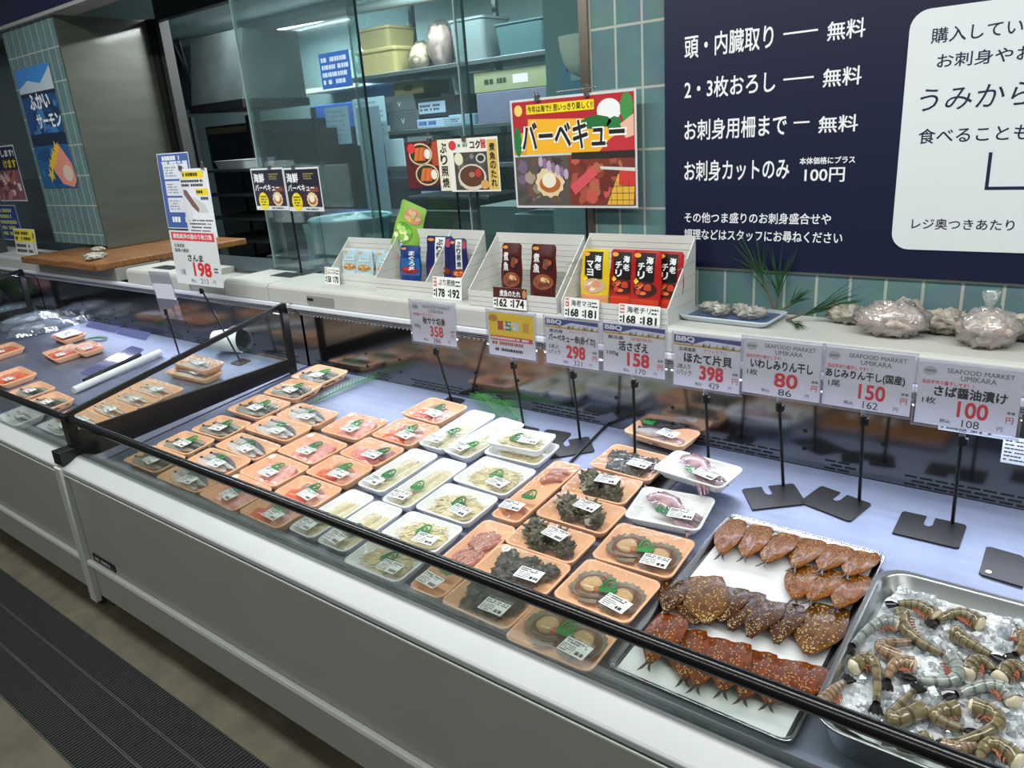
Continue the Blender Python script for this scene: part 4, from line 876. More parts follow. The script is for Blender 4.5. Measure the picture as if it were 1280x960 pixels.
spec('WL6 WL4', 'white', 'w', 'narrow white tray of pale fillets, %s in the right fillet column', -.1, -.36, .02, -.12)
spec('O6 O5 O4 O3 O2 O1', 'redmix', 'p', 'peach tray of red and pink fish pieces, %s in its column', .16, -.2, .06, .12)
spec('O3', 'pinkfillet', 'p', 'peach tray of deep pink fillets, in the middle of the red fish column', .16, -.18, .22, .1)
spec('P4 P3 P2 P1', 'pink', 'p', 'peach tray of pale pink fish slices, %s in its column', .06, -.2, .02, .08, True)
spec('Q5 Q4 Q3 Q2 Q1', 'mackerel', 'p', 'peach tray of blue grey mackerel fillets, %s in its column', .1, -.2, 0, .05)
spec('R6 R5 R4 R3 R2 R1', 'darkfish', 'p', 'peach tray of small dark fish, %s beside the black divider', .06, -.15, .05, .15)
spec('la lb lc ld', 'saury', 'p', 'long peach tray of silver saury, %s behind the divider', .12, -.1, -.8, 0)
spec('le', 'saury', 'p', 'topmost long peach tray of saury in the rear stack behind the divider', .12, -.1, -.8, 0)
spec('lf', 'saury', 'p', 'lower long peach tray in the rear saury stack', .12, -.1, -.8, 0)
spec('lg', 'darkfish', 'p', 'peach tray of dark fish at the left edge behind the far case rail', .1, -.1, -.8, 0)
spec('lh', 'darkfish', 'p', 'second peach tray of dark fish, right of the left edge one', .1, -.1, -.8, 0)
spec('li', 'saury', 'w', 'pale tray of silver fish low behind the left glass', .1, -.1, -.8, 0)
spec('lj', 'saury', 'w', 'pale tray of silver fish beside the divider post, behind the left glass', .1, -.1, -.8, 0)
spec('r1', 'salmon', 'p', 'pink tray of orange salmon slices, front one of the group of three', .3, -.2, -.8, 0)
spec('r2', 'salmon', 'p', 'pink tray of orange salmon, right one of the group of three', .25, -.1, -.8, 0)
spec('r3', 'salmon', 'p', 'pink tray with white paper cover, rear one of the salmon group', 0, 0, -.8, 0)
spec('r4', 'salmon', 'p', 'peach tray of salmon at the left edge, rear of two', .3, -.2, -.8, 0)
spec('r5', 'salmon', 'p', 'peach tray of pale salmon at the left edge, front of two', .3, -.2, -.8, 0)
TRAYS = {
    'A1': (-0.829, 1.322, 0.209, 0.164, -0.017),
    'A2': (-0.828, 1.499, 0.217, 0.166, 0.052),
    'A3': (-0.854, 1.697, 0.209, 0.165, 0.140),
    'A4': (-0.850, 1.863, 0.225, 0.130, -0.122),
    'A5': (-1.067, 2.065, 0.229, 0.120, -0.140),
    'A0': (-0.837, 1.155, 0.224, 0.164, 0.017),
    'B1': (-1.056, 1.158, 0.209, 0.131, -0.017),
    'B2': (-1.059, 1.292, 0.226, 0.131, 0.017),
    'B3': (-1.065, 1.426, 0.218, 0.131, -0.000),
    'B4': (-1.063, 1.574, 0.226, 0.138, -0.000),
    'B5': (-1.081, 1.715, 0.209, 0.138, 0.052),
    'B6': (-1.072, 1.875, 0.217, 0.157, -0.052),
    'C1': (-1.241, 1.617, 0.098, 0.345, 0.017),
    'C2': (-1.224, 1.263, 0.110, 0.330, 0.035),
    'WL1': (-1.743, 1.830, 0.122, 0.294, -0.017),
    'WL2': (-1.612, 1.820, 0.127, 0.288, -0.122),
    'W3': (-1.448, 1.812, 0.210, 0.125, 0.087),
    'W4': (-1.417, 1.629, 0.219, 0.166, -0.035),
    'W5': (-1.420, 1.454, 0.209, 0.155, 0.000),
    'W6': (-1.413, 1.296, 0.209, 0.134, 0.017),
    'W7': (-1.412, 1.159, 0.209, 0.134, 0.017),
    'WL3': (-1.735, 1.524, 0.124, 0.264, -0.017),
    'WL4': (-1.594, 1.504, 0.116, 0.288, -0.000),
    'WL5': (-1.734, 1.244, 0.116, 0.248, -0.035),
    'WL6': (-1.600, 1.237, 0.126, 0.237, -0.000),
    'O1': (-1.938, 1.916, 0.209, 0.166, -0.070),
    'O2': (-1.915, 1.738, 0.209, 0.160, -0.035),
    'O3': (-1.919, 1.575, 0.209, 0.138, -0.070),
    'O4': (-1.926, 1.434, 0.209, 0.136, -0.035),
    'O5': (-1.916, 1.295, 0.209, 0.124, 0.000),
    'O6': (-1.923, 1.168, 0.209, 0.124, -0.017),
    'P1': (-2.141, 1.692, 0.209, 0.166, 0.017),
    'P2': (-2.152, 1.502, 0.223, 0.164, -0.070),
    'P3': (-2.150, 1.335, 0.221, 0.151, -0.052),
    'P4': (-2.148, 1.181, 0.223, 0.151, -0.052),
    'Q1': (-2.413, 1.687, 0.258, 0.129, -0.017),
    'Q2': (-2.424, 1.555, 0.271, 0.129, 0.000),
    'Q3': (-2.407, 1.406, 0.271, 0.119, -0.017),
    'Q4': (-2.412, 1.284, 0.254, 0.115, 0.035),
    'Q5': (-2.399, 1.166, 0.261, 0.115, 0.017),
    'R1': (-2.723, 2.000, 0.230, 0.161, -0.035),
    'R2': (-2.701, 1.836, 0.218, 0.161, 0.052),
    'R3': (-2.692, 1.656, 0.237, 0.166, -0.017),
    'R4': (-2.673, 1.465, 0.214, 0.144, 0.035),
    'R5': (-2.685, 1.318, 0.213, 0.130, 0.035),
    'R6': (-2.674, 1.185, 0.235, 0.130, -0.000),
    'la': (-3.401, 1.243, 0.330, 0.118, -0.030),
    'lb': (-3.391, 1.361, 0.330, 0.118, -0.030),
    'lc': (-3.394, 1.477, 0.330, 0.118, -0.030),
    'ld': (-3.398, 1.584, 0.330, 0.118, -0.030),
    'le': (-3.424, 1.822, 0.330, 0.118, -0.030),
    'lg': (-4.072, 1.307, 0.220, 0.150, -0.050),
    'r1': (-4.573, 1.672, 0.270, 0.165, -0.150),
    'r2': (-4.488, 1.764, 0.240, 0.130, -0.120),
    'r3': (-4.894, 1.839, 0.240, 0.140, -0.100),
    'r4': (-5.083, 1.544, 0.260, 0.170, -0.100),
    'r5': (-4.458, 1.355, 0.270, 0.170, -0.050),
    'lh': (-3.803, 1.275, 0.240, 0.150, -0.050),
    'li': (-3.762, 1.129, 0.240, 0.140, 0.000),
    'lj': (-3.420, 1.169, 0.240, 0.120, 0.000),
    'lf': (-3.406, 1.786, 0.330, 0.118, 0.050),
}
for n, (x, y, w, d, rz) in TRAYS.items():
    kind, col, lab, lx, ly, fx, fy, st = SPEC[n]
    lift = {'A4': .034, 'A5': .012, 'W3': .031, 'r2': .004, 'r3': .003, 'le': .031}.get(n, 0)
    h = .032
    t = thing('seafood_tray', lab, 'food tray', (x, y, dz(y, .0006+lift)), (SL, 0, rz), GROUP)
    put('tray', tray_mesh(w, d, h, PEACH if col == 'p' else FOAM), t)
    contents(kind, t, w, d, sum(map(ord, n)))
    put('film', film_mesh(w, d, h), t).scale = (1, 1, 1)
    sd = sum(map(ord, n))
    if fx > -.5: put('green_leaf', leaf_mesh(sd), t, (fx*w, fy*d, h+.0045), (0, 0, .3*math.sin(sd)))
    put('price_label', label_mesh(sd % 5), t, (max(-w/2+.036, min(w/2-.036, lx*w)), ly*d, h+(.036 if kind == 'turban' else .016 if kind == 'oyster' else .0085)), (0, 0, .12*math.sin(sd*1.7)-.05))
    if n == 'r3':
        g = G(); g.sheet(8, 8, lambda u, v: ((u-.5)*w*.8, (v-.5)*d*.8, h+.0092+.001*math.sin(7*u+4*v)), mt('#e4e6e6', .6), True, None, .0005); g.build('paper_cover', t)
    if st: put('round_sticker', sticker_mesh(), t, (-w*.34, d*.30, h+.008))
# the tray under the stacked one
t = thing('seafood_tray', 'white tray under the stacked one at the rear of the squid strips', 'food tray', (TRAYS['W3'][0]+.006, TRAYS['W3'][1]-.008, dz(TRAYS['W3'][1]-.008, .0006)), (SL, 0, .03), GROUP)
put('tray', tray_mesh(.22, .145, .030, FOAM), t); put('squid_strips', noodle_mesh(1, round(.22*.74, 3), round(.145*.6, 3)), t, (0, 0, .003))['kind'] = 'stuff'
FILLETS = [
    ('s', (-0.694, 1.757), (-0.647, 1.547), 'small amber split sardine, first from the left along the rear of the metal tray'),
    ('s', (-0.619, 1.750), (-0.596, 1.561), 'small amber split sardine, second from the left along the rear of the metal tray'),
    ('s', (-0.545, 1.737), (-0.548, 1.561), 'small amber split sardine, third from the left along the rear of the metal tray'),
    ('s', (-0.486, 1.759), (-0.485, 1.582), 'small amber split sardine, fourth from the left along the rear of the metal tray'),
    ('s', (-0.421, 1.758), (-0.429, 1.599), 'small amber split sardine, fifth from the left along the rear of the metal tray'),
    ('s', (-0.358, 1.751), (-0.375, 1.605), 'small amber split sardine, sixth from the left along the rear of the metal tray'),
    ('s', (-0.471, 1.638), (-0.447, 1.478), 'amber split sardine in the second row, first from the left of three'),
    ('s', (-0.408, 1.645), (-0.418, 1.484), 'amber split sardine in the second row, second from the left of three'),
    ('s', (-0.353, 1.650), (-0.361, 1.483), 'amber split sardine in the second row, third from the left of three'),
    ('b', (-0.379, 1.525), (-0.372, 1.316), 'widest sesame covered fillet, near the right rim of the metal tray'),
    ('m', (-0.460, 1.482), (-0.430, 1.319), 'dark mackerel fillet in the middle row, beside the widest fillet'),
    ('m', (-0.494, 1.469), (-0.485, 1.307), 'dark mackerel fillet in the middle row, second left of the widest fillet'),
    ('m', (-0.546, 1.486), (-0.527, 1.313), 'dark mackerel fillet in the middle row, third left of the widest fillet'),
    ('m', (-0.583, 1.478), (-0.555, 1.326), 'dark mackerel fillet in the middle row, fourth left of the widest fillet'),
    ('b', (-0.657, 1.487), (-0.571, 1.303), 'broad dark fillet in the middle row near the left rim'),
    ('m', (-0.705, 1.449), (-0.672, 1.304), 'dark mackerel fillet at the left rim of the metal tray'),
    ('m', (-0.663, 1.407), (-0.595, 1.305), 'dark fillet tucked under the broad one near the left rim'),
    ('a', (-0.659, 1.327), (-0.628, 1.136), 'glazed split fish with grey tail, first from the left in the front row'),
    ('a', (-0.612, 1.306), (-0.549, 1.142), 'glazed split fish with grey tail, second from the left in the front row'),
    ('a', (-0.559, 1.305), (-0.521, 1.133), 'glazed split fish with grey tail, third from the left in the front row'),
    ('a', (-0.514, 1.310), (-0.471, 1.145), 'glazed split fish with grey tail, fourth from the left in the front row'),
    ('a', (-0.461, 1.316), (-0.435, 1.154), 'glazed split fish with grey tail, fifth from the left in the front row'),
    ('a', (-0.416, 1.313), (-0.389, 1.162), 'glazed split fish with grey tail, sixth from the left in the front row'),
    ('a', (-0.358, 1.324), (-0.357, 1.192), 'glazed split fish with grey tail, seventh from the left in the front row'),
]
PRAWNS = [
    ((-0.178, 1.518), (-0.214, 1.530), (-0.248, 1.522), 0, 'olive prawn nearest the rear rim with its white cut end right'),
    ((-0.103, 1.535), (-0.142, 1.541), (-0.173, 1.504), 0, 'brown prawn second along the rear rim of the ice'),
    ((-0.235, 1.494), (-0.206, 1.437), (-0.143, 1.415), 0, 'dark brown prawn curving down towards the middle of the ice'),
    ((-0.236, 1.459), (-0.268, 1.437), (-0.293, 1.359), 1, 'pale bluish prawn with a black tail, upper left of the ice'),
    ((-0.209, 1.367), (-0.247, 1.378), (-0.204, 1.420), 2, 'pinkish curled prawn left of the middle of the ice'),
    ((-0.137, 1.483), (-0.108, 1.462), (-0.074, 1.453), 0, 'olive prawn right of the ring of prawns, below the brown one'),
    ((-0.101, 1.384), (-0.090, 1.423), (-0.061, 1.416), 0, 'prawn with a large white cut end right of the ring'),
    ((-0.276, 1.305), (-0.247, 1.328), (-0.219, 1.234), 0, 'olive prawn pointing its black tail at the front, left of the ice'),
    ((-0.187, 1.359), (-0.213, 1.341), (-0.216, 1.299), 2, 'reddish prawn with white flesh inside the ring of prawns'),
    ((-0.132, 1.410), (-0.117, 1.355), (-0.173, 1.327), 1, 'blue grey curled prawn closing the ring of prawns'),
    ((-0.052, 1.402), (-0.033, 1.439), (-0.006, 1.413), 0, 'brown prawn cut by the right edge of the picture, upper'),
    ((-0.040, 1.532), (-0.027, 1.514), (-0.037, 1.474), 0, 'prawn with white end at the right edge near the rear rim'),
    ((-0.025, 1.352), (-0.060, 1.369), (-0.108, 1.323), 1, 'long pale striped prawn below the ring of prawns'),
    ((-0.151, 1.258), (-0.190, 1.209), (-0.171, 1.293), 0, 'olive prawn curled tightly near the black rail'),
    ((-0.103, 1.286), (-0.128, 1.251), (-0.085, 1.248), 0, 'short prawn with white cut end beside the tightly curled one'),
    ((-0.080, 1.308), (-0.040, 1.285), (-0.095, 1.208), 0, 'large olive prawn curled at the front right of the ice'),
    ((-0.005, 1.225), (-0.045, 1.233), (-0.053, 1.181), 0, 'prawn at the lower right corner under the black rail'),
    ((-0.297, 1.189), (-0.291, 1.218), (-0.281, 1.255), 2, 'small prawn alone at the left rim with a black tail'),
    ((-0.131, 1.193), (-0.147, 1.167), (-0.167, 1.161), 0, 'prawn mostly below the black rail at the front of the ice'),
    ((-0.103, 1.193), (-0.083, 1.199), (-0.064, 1.222), 2, 'prawn just below the rail right of the other low one'),
]

# ---------------------------------------------------------------- metal tray of sesame fillets
def deck_thing(name, label, cat, x, y, rz=0, group=None, lift=.0006): return thing(name, label, cat, (x, y, dz(y, lift)), (SL, 0, rz), group)
TRAYM = mt('#a8aaac', .25, 1.0, .05, 8)
FX, FY = -.519, 1.437
t = deck_thing('metal_tray', 'shallow rectangular metal tray lined with white paper holding sesame fillets', 'tray', FX, FY, -.012)
g = G(); w, d = .385, .632
R = lambda s, z: [(x, y, z) for x, y in rrect(w-s, d-s, .022, 5)]
g.loft([R(.012, 0), R(.004, .019), R(-.004, .021), R(-.007, .0185), R(-.004, .0165), R(-.001, .0185), R(.008, .019), R(.016, .003), R(.03, .002)], TRAYM, True, (True, True)); g.build('tray', t)
g = G(); pm = mt('#dcdcdc', .6, 0, .03, 10)
g.sheet(14, 20, lambda u, v: ((u-.5)*.352, (v-.5)*.60, .0042+.0015*abs(noise.noise(Vector((u*5, v*7, 2))))+.012*max(0, abs(u-.5)*2-.93)*8*.1), pm); g.build('paper_liner', t)
SEED = mt('#c7b07a', .5)
FCOL = {'s': ('#8a4e0c', '#5c3208'), 'b': ('#6e4612', '#48290c'), 'm': ('#4d2a0c', '#2e1707'), 'a': ('#793a0a', '#471d07')}
def fillet_mesh(kind, k):
    def f():
        L = 1.0; g = G(); rg = random.Random(ord(kind)*7+k); c1, c2 = FCOL[kind]
        m = mt(c1, .3, 0, .3, 9, .12, 60, .3, .12, c2, (1, 1.6, 1)); edge = mt('#3a332a', .3)
        prof = {'s': lambda u: .62+.38*math.sin(PI*min(1, u*1.15+.05)) if u < .75 else (.62+.38*math.sin(PI*.91))*(1-(u-.75)/.25*.8),
                'b': lambda u: (.45+.55*math.sin(PI*(.18+.5*u)))*(1 if u < .55 else 1-((u-.55)/.45)**1.5*.9),
                'm': lambda u: (.8+.2*math.sin(PI*u))*(1 if u < .3 else 1-((u-.3)/.7)**1.3*.85),
                'a': lambda u: (.85+.15*math.sin(PI*u*1.2))*(1 if u < .6 else 1-((u-.6)/.4)**1.2*.85)}[kind]
        def fn(u, v):
            s = (v-.5)*2; hw = prof(u)*.5
            return (u*.86, s*hw, .30*(1-abs(s)**3)*.35+.10*math.sin(PI*u)-.06*math.exp(-(s*6)**2)+.05*noise.noise(Vector((u*6, s*3, k))))
        g.sheet(16, 8, fn, m, True, None, .05)
        if kind in 'sa':
            for sg in (-1, 1): g.prism([(.84, -.02*sg), (1.0, .17*sg), (.95, .06*sg), (.84, .05*sg)], .03, .07, edge)
        for i in range(150 if kind == 'b' else 85):
            u, v = rg.uniform(.03, .97), rg.uniform(.06, .94); x, y, z = fn(u, v); a = rg.uniform(0, PI); q = .0125
            cs, sn = math.cos(a)*q, math.sin(a)*q
            g.add([(x-cs*1.1, y-sn*2.0, z), (x+sn*.6, y-cs*1.1, z+.01), (x+cs*1.1, y+sn*2.0, z), (x-sn*.6, y+cs*1.1, z+.01), (x, y, z+.06)], [(0, 1, 4), (1, 2, 4), (2, 3, 4), (3, 0, 4)], SEED)
        return g.mesh('fillet')
    return cached(('sesame', kind, k), f)
WID = {'s': .068, 'b': .096, 'm': .080, 'a': .078}
for i, (k, (hx, hy), (tx, ty), lab) in enumerate(FILLETS):
    L = math.hypot(tx-hx, ty-hy)*1.08; a = math.atan2(ty-hy, tx-hx)
    o = put('sesame_fillet', fillet_mesh(k, i % 3), None, (hx, hy, dz(hy, .0085+.0028*(i % 3)+(.003 if k in 'ma' else 0))), (SL, -.02, a))
    o.scale = (L, WID[k]*1.08, .034)
    tag(o, lab, 'fish fillet', 'sesame fillets on the metal tray')

# ---------------------------------------------------------------- vat of prawns on ice
VX, VY, VW, VD, VH = .012, 1.385, .64, .50, .074
t = deck_thing('metal_vat', 'deep round cornered metal vat filled with ice and prawns', 'vat', VX, VY, .0)
g = G(); vm = mt('#b3b6b6', .3, 1.0, .04, 6)
R = lambda s, z, r=.06: [(x, y, z) for x, y in rrect(VW-s, VD-s, r, 8)]
g.loft([R(.05, 0, .05), R(.035, .004), R(.012, VH-.004), R(.0, VH), R(-.004, VH-.003), R(.0, VH-.006), R(.006, VH-.001), R(.018, VH-.006), R(.045, .010), R(.06, .006)], vm, True, (True, True)); g.build('vat_shell', t)
ICE = mt('#c9cdd0', .15, 0, .25, 70, .8, 90, .6, .4)
ICEC = clear('ice_chip', '#eef3f6', .16, .05, 0, 40, .22, '#eef1f4')
g = G(); rg = random.Random(4); N = 56
def ih(x, y): return .046+.010*noise.noise(Vector((x*16, y*16, 1)))+.007*noise.noise(Vector((x*60, y*60, 4)))+.004*noise.noise(Vector((x*140, y*140, 7)))
def ifn(u, v):
    x, y = (u-.5)*(VW-.055), (v-.5)*(VD-.055)
    cx, cy = abs(x)-(VW/2-.08), abs(y)-(VD/2-.08)
    if cx > 0 and cy > 0:
        q = math.hypot(cx, cy)
        if q > .05: k = .05/q; x = math.copysign(VW/2-.08+cx*k, x); y = math.copysign(VD/2-.08+cy*k, y)
    return (x, y, ih(x, y))
g.sheet(N, N, ifn, ICE)
ice = g.build('crushed_ice', None, (VX, VY, dz(VY, .0006)), (SL, 0, 0)); tag(ice, 'crushed clear ice filling the metal vat', 'ice', None, 'stuff')
g = G()
for i in range(1100):
    x, y = rg.uniform(-VW/2+.04, VW/2-.04), rg.uniform(-VD/2+.04, VD/2-.04); s = rg.uniform(.003, .0085)
    M = Matrix.Translation((x, y, ih(x, y)+s*.5)) @ Matrix.Rotation(rg.uniform(0, 6), 4, 'Z') @ Matrix.Rotation(rg.uniform(0, 6), 4, 'X')
    vs = [(a*s*rg.uniform(.5, 1), b*s*rg.uniform(.5, 1.2), c*s*rg.uniform(.5, 1)) for c in (-1, 1) for b in (-1, 1) for a in (-1, 1)]
    g.add(vs, [(0, 2, 3, 1), (4, 5, 7, 6), (0, 1, 5, 4), (2, 6, 7, 3), (0, 4, 6, 2), (1, 3, 7, 5)], ICEC if i % 3 else ICE, False, M)
g.build('ice_chips', ice)['kind'] = 'stuff'
SHELLS = [('#72664a', '#4d4430'), ('#878d88', '#5e6464'), ('#8a725a', '#66503c')]
def bez(a, b, c, u):   # through a, b, c
    q = (2*b[0]-.5*a[0]-.5*c[0], 2*b[1]-.5*a[1]-.5*c[1])
    return ((1-u)**2*a[0]+2*u*(1-u)*q[0]+u*u*c[0], (1-u)**2*a[1]+2*u*(1-u)*q[1]+u*u*c[1])
for i, (a, b, c, kc, lab) in enumerate(PRAWNS):
    rg = random.Random(i); c1, c2 = SHELLS[kc]
    A, Bm = mt(c1, .22, 0, .3, 90, 0, None, .5, .5), mt(c2, .22, 0, .2, 90, 0, None, .5, .5)
    t = thing('prawn', lab, 'prawn', (b[0], b[1], dz(b[1], .056)), (SL, 0, 0), 'raw headless prawns on the ice')
    P = []
    for k in range(25):
        u = k/24; x, y = bez(a, b, c, u); P.append((x-b[0], y-b[1], .0085+.004*math.sin(PI*u)+.003*rg.random()*0))
    rad = [(.0175-.0098*(k/24)**1.1)*(1+.07*((k % 4) == 0)) for k in range(25)]
    g = G(); pts = [Vector(p) for p in P]; rings = []
    for k, p in enumerate(pts):
        dd = (pts[min(k+1, 24)]-pts[max(k-1, 0)]).normalized(); s = dd.cross(Vector((0, 0, 1))).normalized(); up = s.cross(dd)
        rings.append([tuple(p+s*(rad[k]*.86*math.cos(2*PI*j/12))+up*(rad[k]*1.05*math.sin(2*PI*j/12))) for j in range(12)])
    g.skin(rings, lambda k, j: Bm if k % 4 == 3 else A)
    g.build('shell', t)
    g = G(); d0 = (pts[0]-pts[2]).normalized(); M = Matrix.Translation(pts[0]) @ Matrix.Rotation(math.atan2(d0.y, d0.x), 4, 'Z')
    g.ball((0, 0, 0), (.009, .0148, .0165), mt('#dccdb0', .3, 0, .08, 60, 0, None, .5, .4), 12, .15, 50, i, M); g.build('flesh', t)
    g = G(); d1 = (pts[24]-pts[21]).normalized(); ang = math.atan2(d1.y, d1.x); M = Matrix.Translation(pts[24]-d1*.002) @ Matrix.Rotation(ang, 4, 'Z'); tm = mt('#1b1817', .2, 0, .2, 50, 0, None, .5, .4)
    for q in (-.42, -.14, .14, .42): g.prism([(0, -.003), (.016, -.0055), (.026, -.003), (.0275, .002), (.016, .0045), (0, .003)], -.0022, .0022, tm, M @ Matrix.Rotation(q, 4, 'Z') @ Matrix.Rotation(q*1.2, 4, 'X'))
    g.build('tail_fan', t)
    g = G(); lm = mt('#8a4a2e', .35, 0, .2, 60); cr = (b[0]-(a[0]+c[0])/2, b[1]-(a[1]+c[1])/2); side = -1 if (pts[24]-pts[0]).cross(Vector((cr[0], cr[1], 0))).z > 0 else 1
    for k in range(2, 15, 2):
        dd = (pts[k+1]-pts[k-1]).normalized(); s = dd.cross(Vector((0, 0, 1)))*(-side); p = pts[k]+s*rad[k]*.7
        g.tube([p, p+s*.007+Vector((0, 0, .0015)), p+s*.012-dd*.004+Vector((0, 0, -.003))], [.0026, .0016, .0008], lm, 5)
    g.build('swimmerets', t)

# ---------------------------------------------------------------- price cards on black stands
def stand_card(label, x, z, w, h, base, design, yc=1.95, plate='rect', prz=0.0, holder=True, clampc=True, rz=0.0, tilt=-.04):
    bx, by_ = base; bz = dz(by_)
    t = thing('price_card_stand', label, 'price card', (bx, by_, bz+.0008), (0, 0, 0), 'price cards on black stands')
    L = lambda p: (p[0]-bx, p[1]-by_, p[2]-bz-.0008)
    g = G(); M = Matrix.Rotation(prz, 4, 'Z')
    if plate == 'notch': poly = [(-.08, -.06), (.06, -.06), (.066, -.054), (.066, .042), (.06, .048), (-.004, .048), (-.004, .012), (-.010, .004), (-.018, .004), (-.024, .012), (-.024, .048), (-.074, .048), (-.08, .042)]
    else: poly = rrect(.085, .07, .01, 4)
    off = (-.035, -.04) if plate == 'notch' else (0, 0)
    poly = [(px+off[0], py+off[1]) for px, py in poly]
    vs = [(M @ Vector((px, py, 0))) for px, py in poly]
    g.loft([[(v.x, v.y, v.y*.095+zz) for v in vs] for zz in (0, .0035)], BLACK, False); g.build('base_plate', t)
    top = L((x+w*.5, yc, z-.012)); g = G(); g.tube([(0, 0, .002), top], .0045, BLACK, 10); g.build('pole', t)
    if clampc:
        g = G(); tx, ty, tz = top; M2 = Matrix.Translation((tx, ty, tz))
        g.tube([(0, 0, -.028), (0, 0, -.004)], .0085, BLACK, 10, M2); g.box(.004, .014, -.006, .006, -.026, -.010, BLACK, M2); g.build('clamp', t)
        g = G(); g.tube([(0, 0, -.004), (0, 0, .014)], .0065, ACRYL, 10, M2); g.build('clear_socket', t)
    c = bpy.data.objects.new('card_holder', G().box(-.004, w+.004, -.004, h+.004, -.0035, -.0022, COVER).box(-.004, w+.004, -.004, h+.004, .0012, .002, COVER).box(-.006, w+.006, -.007, -.004, -.004, .0025, ACRYL).box(-.006, w+.006, h+.004, h+.007, -.004, .0025, ACRYL).box(-.007, -.004, -.007, h+.007, -.004, .0025, ACRYL).box(w+.004, w+.007, -.007, h+.007, -.004, .0025, ACRYL).mesh('card_holder')) if holder else None
    if c: COL.objects.link(c); c.parent = t; c.location = L((x, yc, z)); c.rotation_euler = (UP+tilt, 0, rz)
    g = G(); g.box(0, w, 0, h, -.0016, 0, CARD); design(g, w, h)
    g.build('printed_card', t, L((x, yc, z)), (UP+tilt, 0, rz)); return t
R1 = mt('#d8313a', .5); K1 = mt('#1a1a1c', .5)
def market(title, qty, price, tax, sub='当店手作り製干しです！！', tx=(.22, .86), subx=.55):
    def f(g, w, h):
        g.disc(w*.11, h*.87, w*.075, h*.07, mt('#bcbcb8', .5), .0003); g.dashes(w*.06, h*.84, w*.16, h*.90, 1, mt('#7a7a78', .5), 3, .0004)
        g.text('SEAFOOD MARKET', w*.28, h*.865, w*.92, h*.935, mt('#4a4a4a', .5), .0003); g.text('UMIKARA', w*.42, h*.76, w*.76, h*.84, mt('#4a4a4a', .5), .0003)
        g.text(sub, w*.04, h*.66, w*subx, h*.725, R1, .0003, .015); g.text(title, w*tx[0], h*.475, w*tx[1], h*.65, K1, .0003, .03)
        g.text(qty, w*.06, h*.34, w*.2, h*.45, K1, .0003, .01); g.text(price, w*.42, h*.18, w*.72, h*.44, R1, .0003, .02)
        g.text('税込', w*.26, h*.06, w*.37, h*.12, K1, .0003, .01); g.text(tax, w*.48, h*.03, w*.65, h*.15, K1, .0003); g.text('円', w*.82, h*.05, w*.87, h*.12, K1, .0003)
        g.text('本体', w*.89, h*.33, w*.97, h*.38, K1, .0003, .02); g.text('円', w*.89, h*.19, w*.96, h*.29, R1, .0003, .01)
    return f
def bbq(title, origin, qty1, qty2, price, tax, tag_='アウトドアに', tx=(.16, .88)):
    def f(g, w, h):
        g.rect(0, h*.84, w, h*.985, mt('#3d4a86', .5), .0002); g.poly([(w*.3, h*.84), (w, h*.82), (w, h*.9), (w*.5, h*.93)], mt('#d9dce6', .5), .0003)
        rg = random.Random(3)
        for i in range(16): a = w*rg.uniform(.25, .97); g.poly([(a, h*.80), (a+w*.03, h*.80), (a+w*.04, h*rg.uniform(.86, .92)), (a+w*.02, h*.85)], mt(('#8a8f4a', '#4c5a34', '#b7a152')[i % 3], .5), .0004+.00001*i)
        g.rect(0, h*.79, w, h*.825, mt('#d4a537', .5), .0003); g.text('BBQ', w*.03, h*.86, w*.32, h*.97, WHT, .0007, .03)
        g.text(origin, w*.08, h*.69, w*.34, h*.765, K1, .0003, .015); g.text(tag_, w*.46, h*.70, w*.80, h*.765, R1, .0003); g.text(title, w*tx[0], h*.47, w*tx[1], h*.67, K1, .0003, .03)
        g.text(qty1, w*.06, h*.34, w*.26, h*.44, K1, .0003, .01)
        if qty2: g.text(qty2, w*.06, h*.21, w*.28, h*.32, K1, .0003, .01)
        g.text(price, w*.40, h*.17, w*.76, h*.45, R1, .0003, .03); g.text('税込', w*.34, h*.05, w*.44, h*.11, K1, .0003, .01); g.text(tax, w*.54, h*.03, w*.70, h*.14, K1, .0003); g.text('円', w*.83, h*.05, w*.88, h*.11, K1, .0003)
        g.text('本体', w*.89, h*.33, w*.97, h*.38, K1, .0003, .02); g.text('円', w*.89, h*.17, w*.97, h*.28, R1, .0003, .01)
    return f
def dancing(g, w, h):
    g.rect(w*.02, h*.45, w*.98, h*.98, mt('#f0d022', .5)); g.disc(w*.12, h*.85, w*.1, h*.08, mt('#c98a2a', .5), .0004); 
    for i, (cx, cc) in enumerate(((.28, '#c8453a'), (.45, '#3f8f58'), (.62, '#d9d9d0'), (.82, '#d9a13a'))): g.poly([(w*(cx+.09*math.cos(k*PI/4)*(1 if k % 2 else .6)), h*(.70+.16*math.sin(k*PI/4)*(1 if k % 2 else .6))) for k in range(8)], mt(cc, .5), .0005+.0001*i)
    g.dashes(w*.35, h*.62, w*.62, h*.8, 2, WHT, 4, .001, None, .5); g.rect(w*.05, h*.36, w*.95, h*.46, mt('#d8403f', .5), .0004); g.dashes(w*.07, h*.375, w*.93, h*.445, 1, WHT, 6, .0006, None, .7)
    g.dashes(w*.08, h*.24, w*.92, h*.34, 1, mt('#c0642a', .5), 8, .0004, None, .7); g.dashes(w*.14, h*.10, w*.85, h*.19, 1, K1, 9, .0004, None, .7)
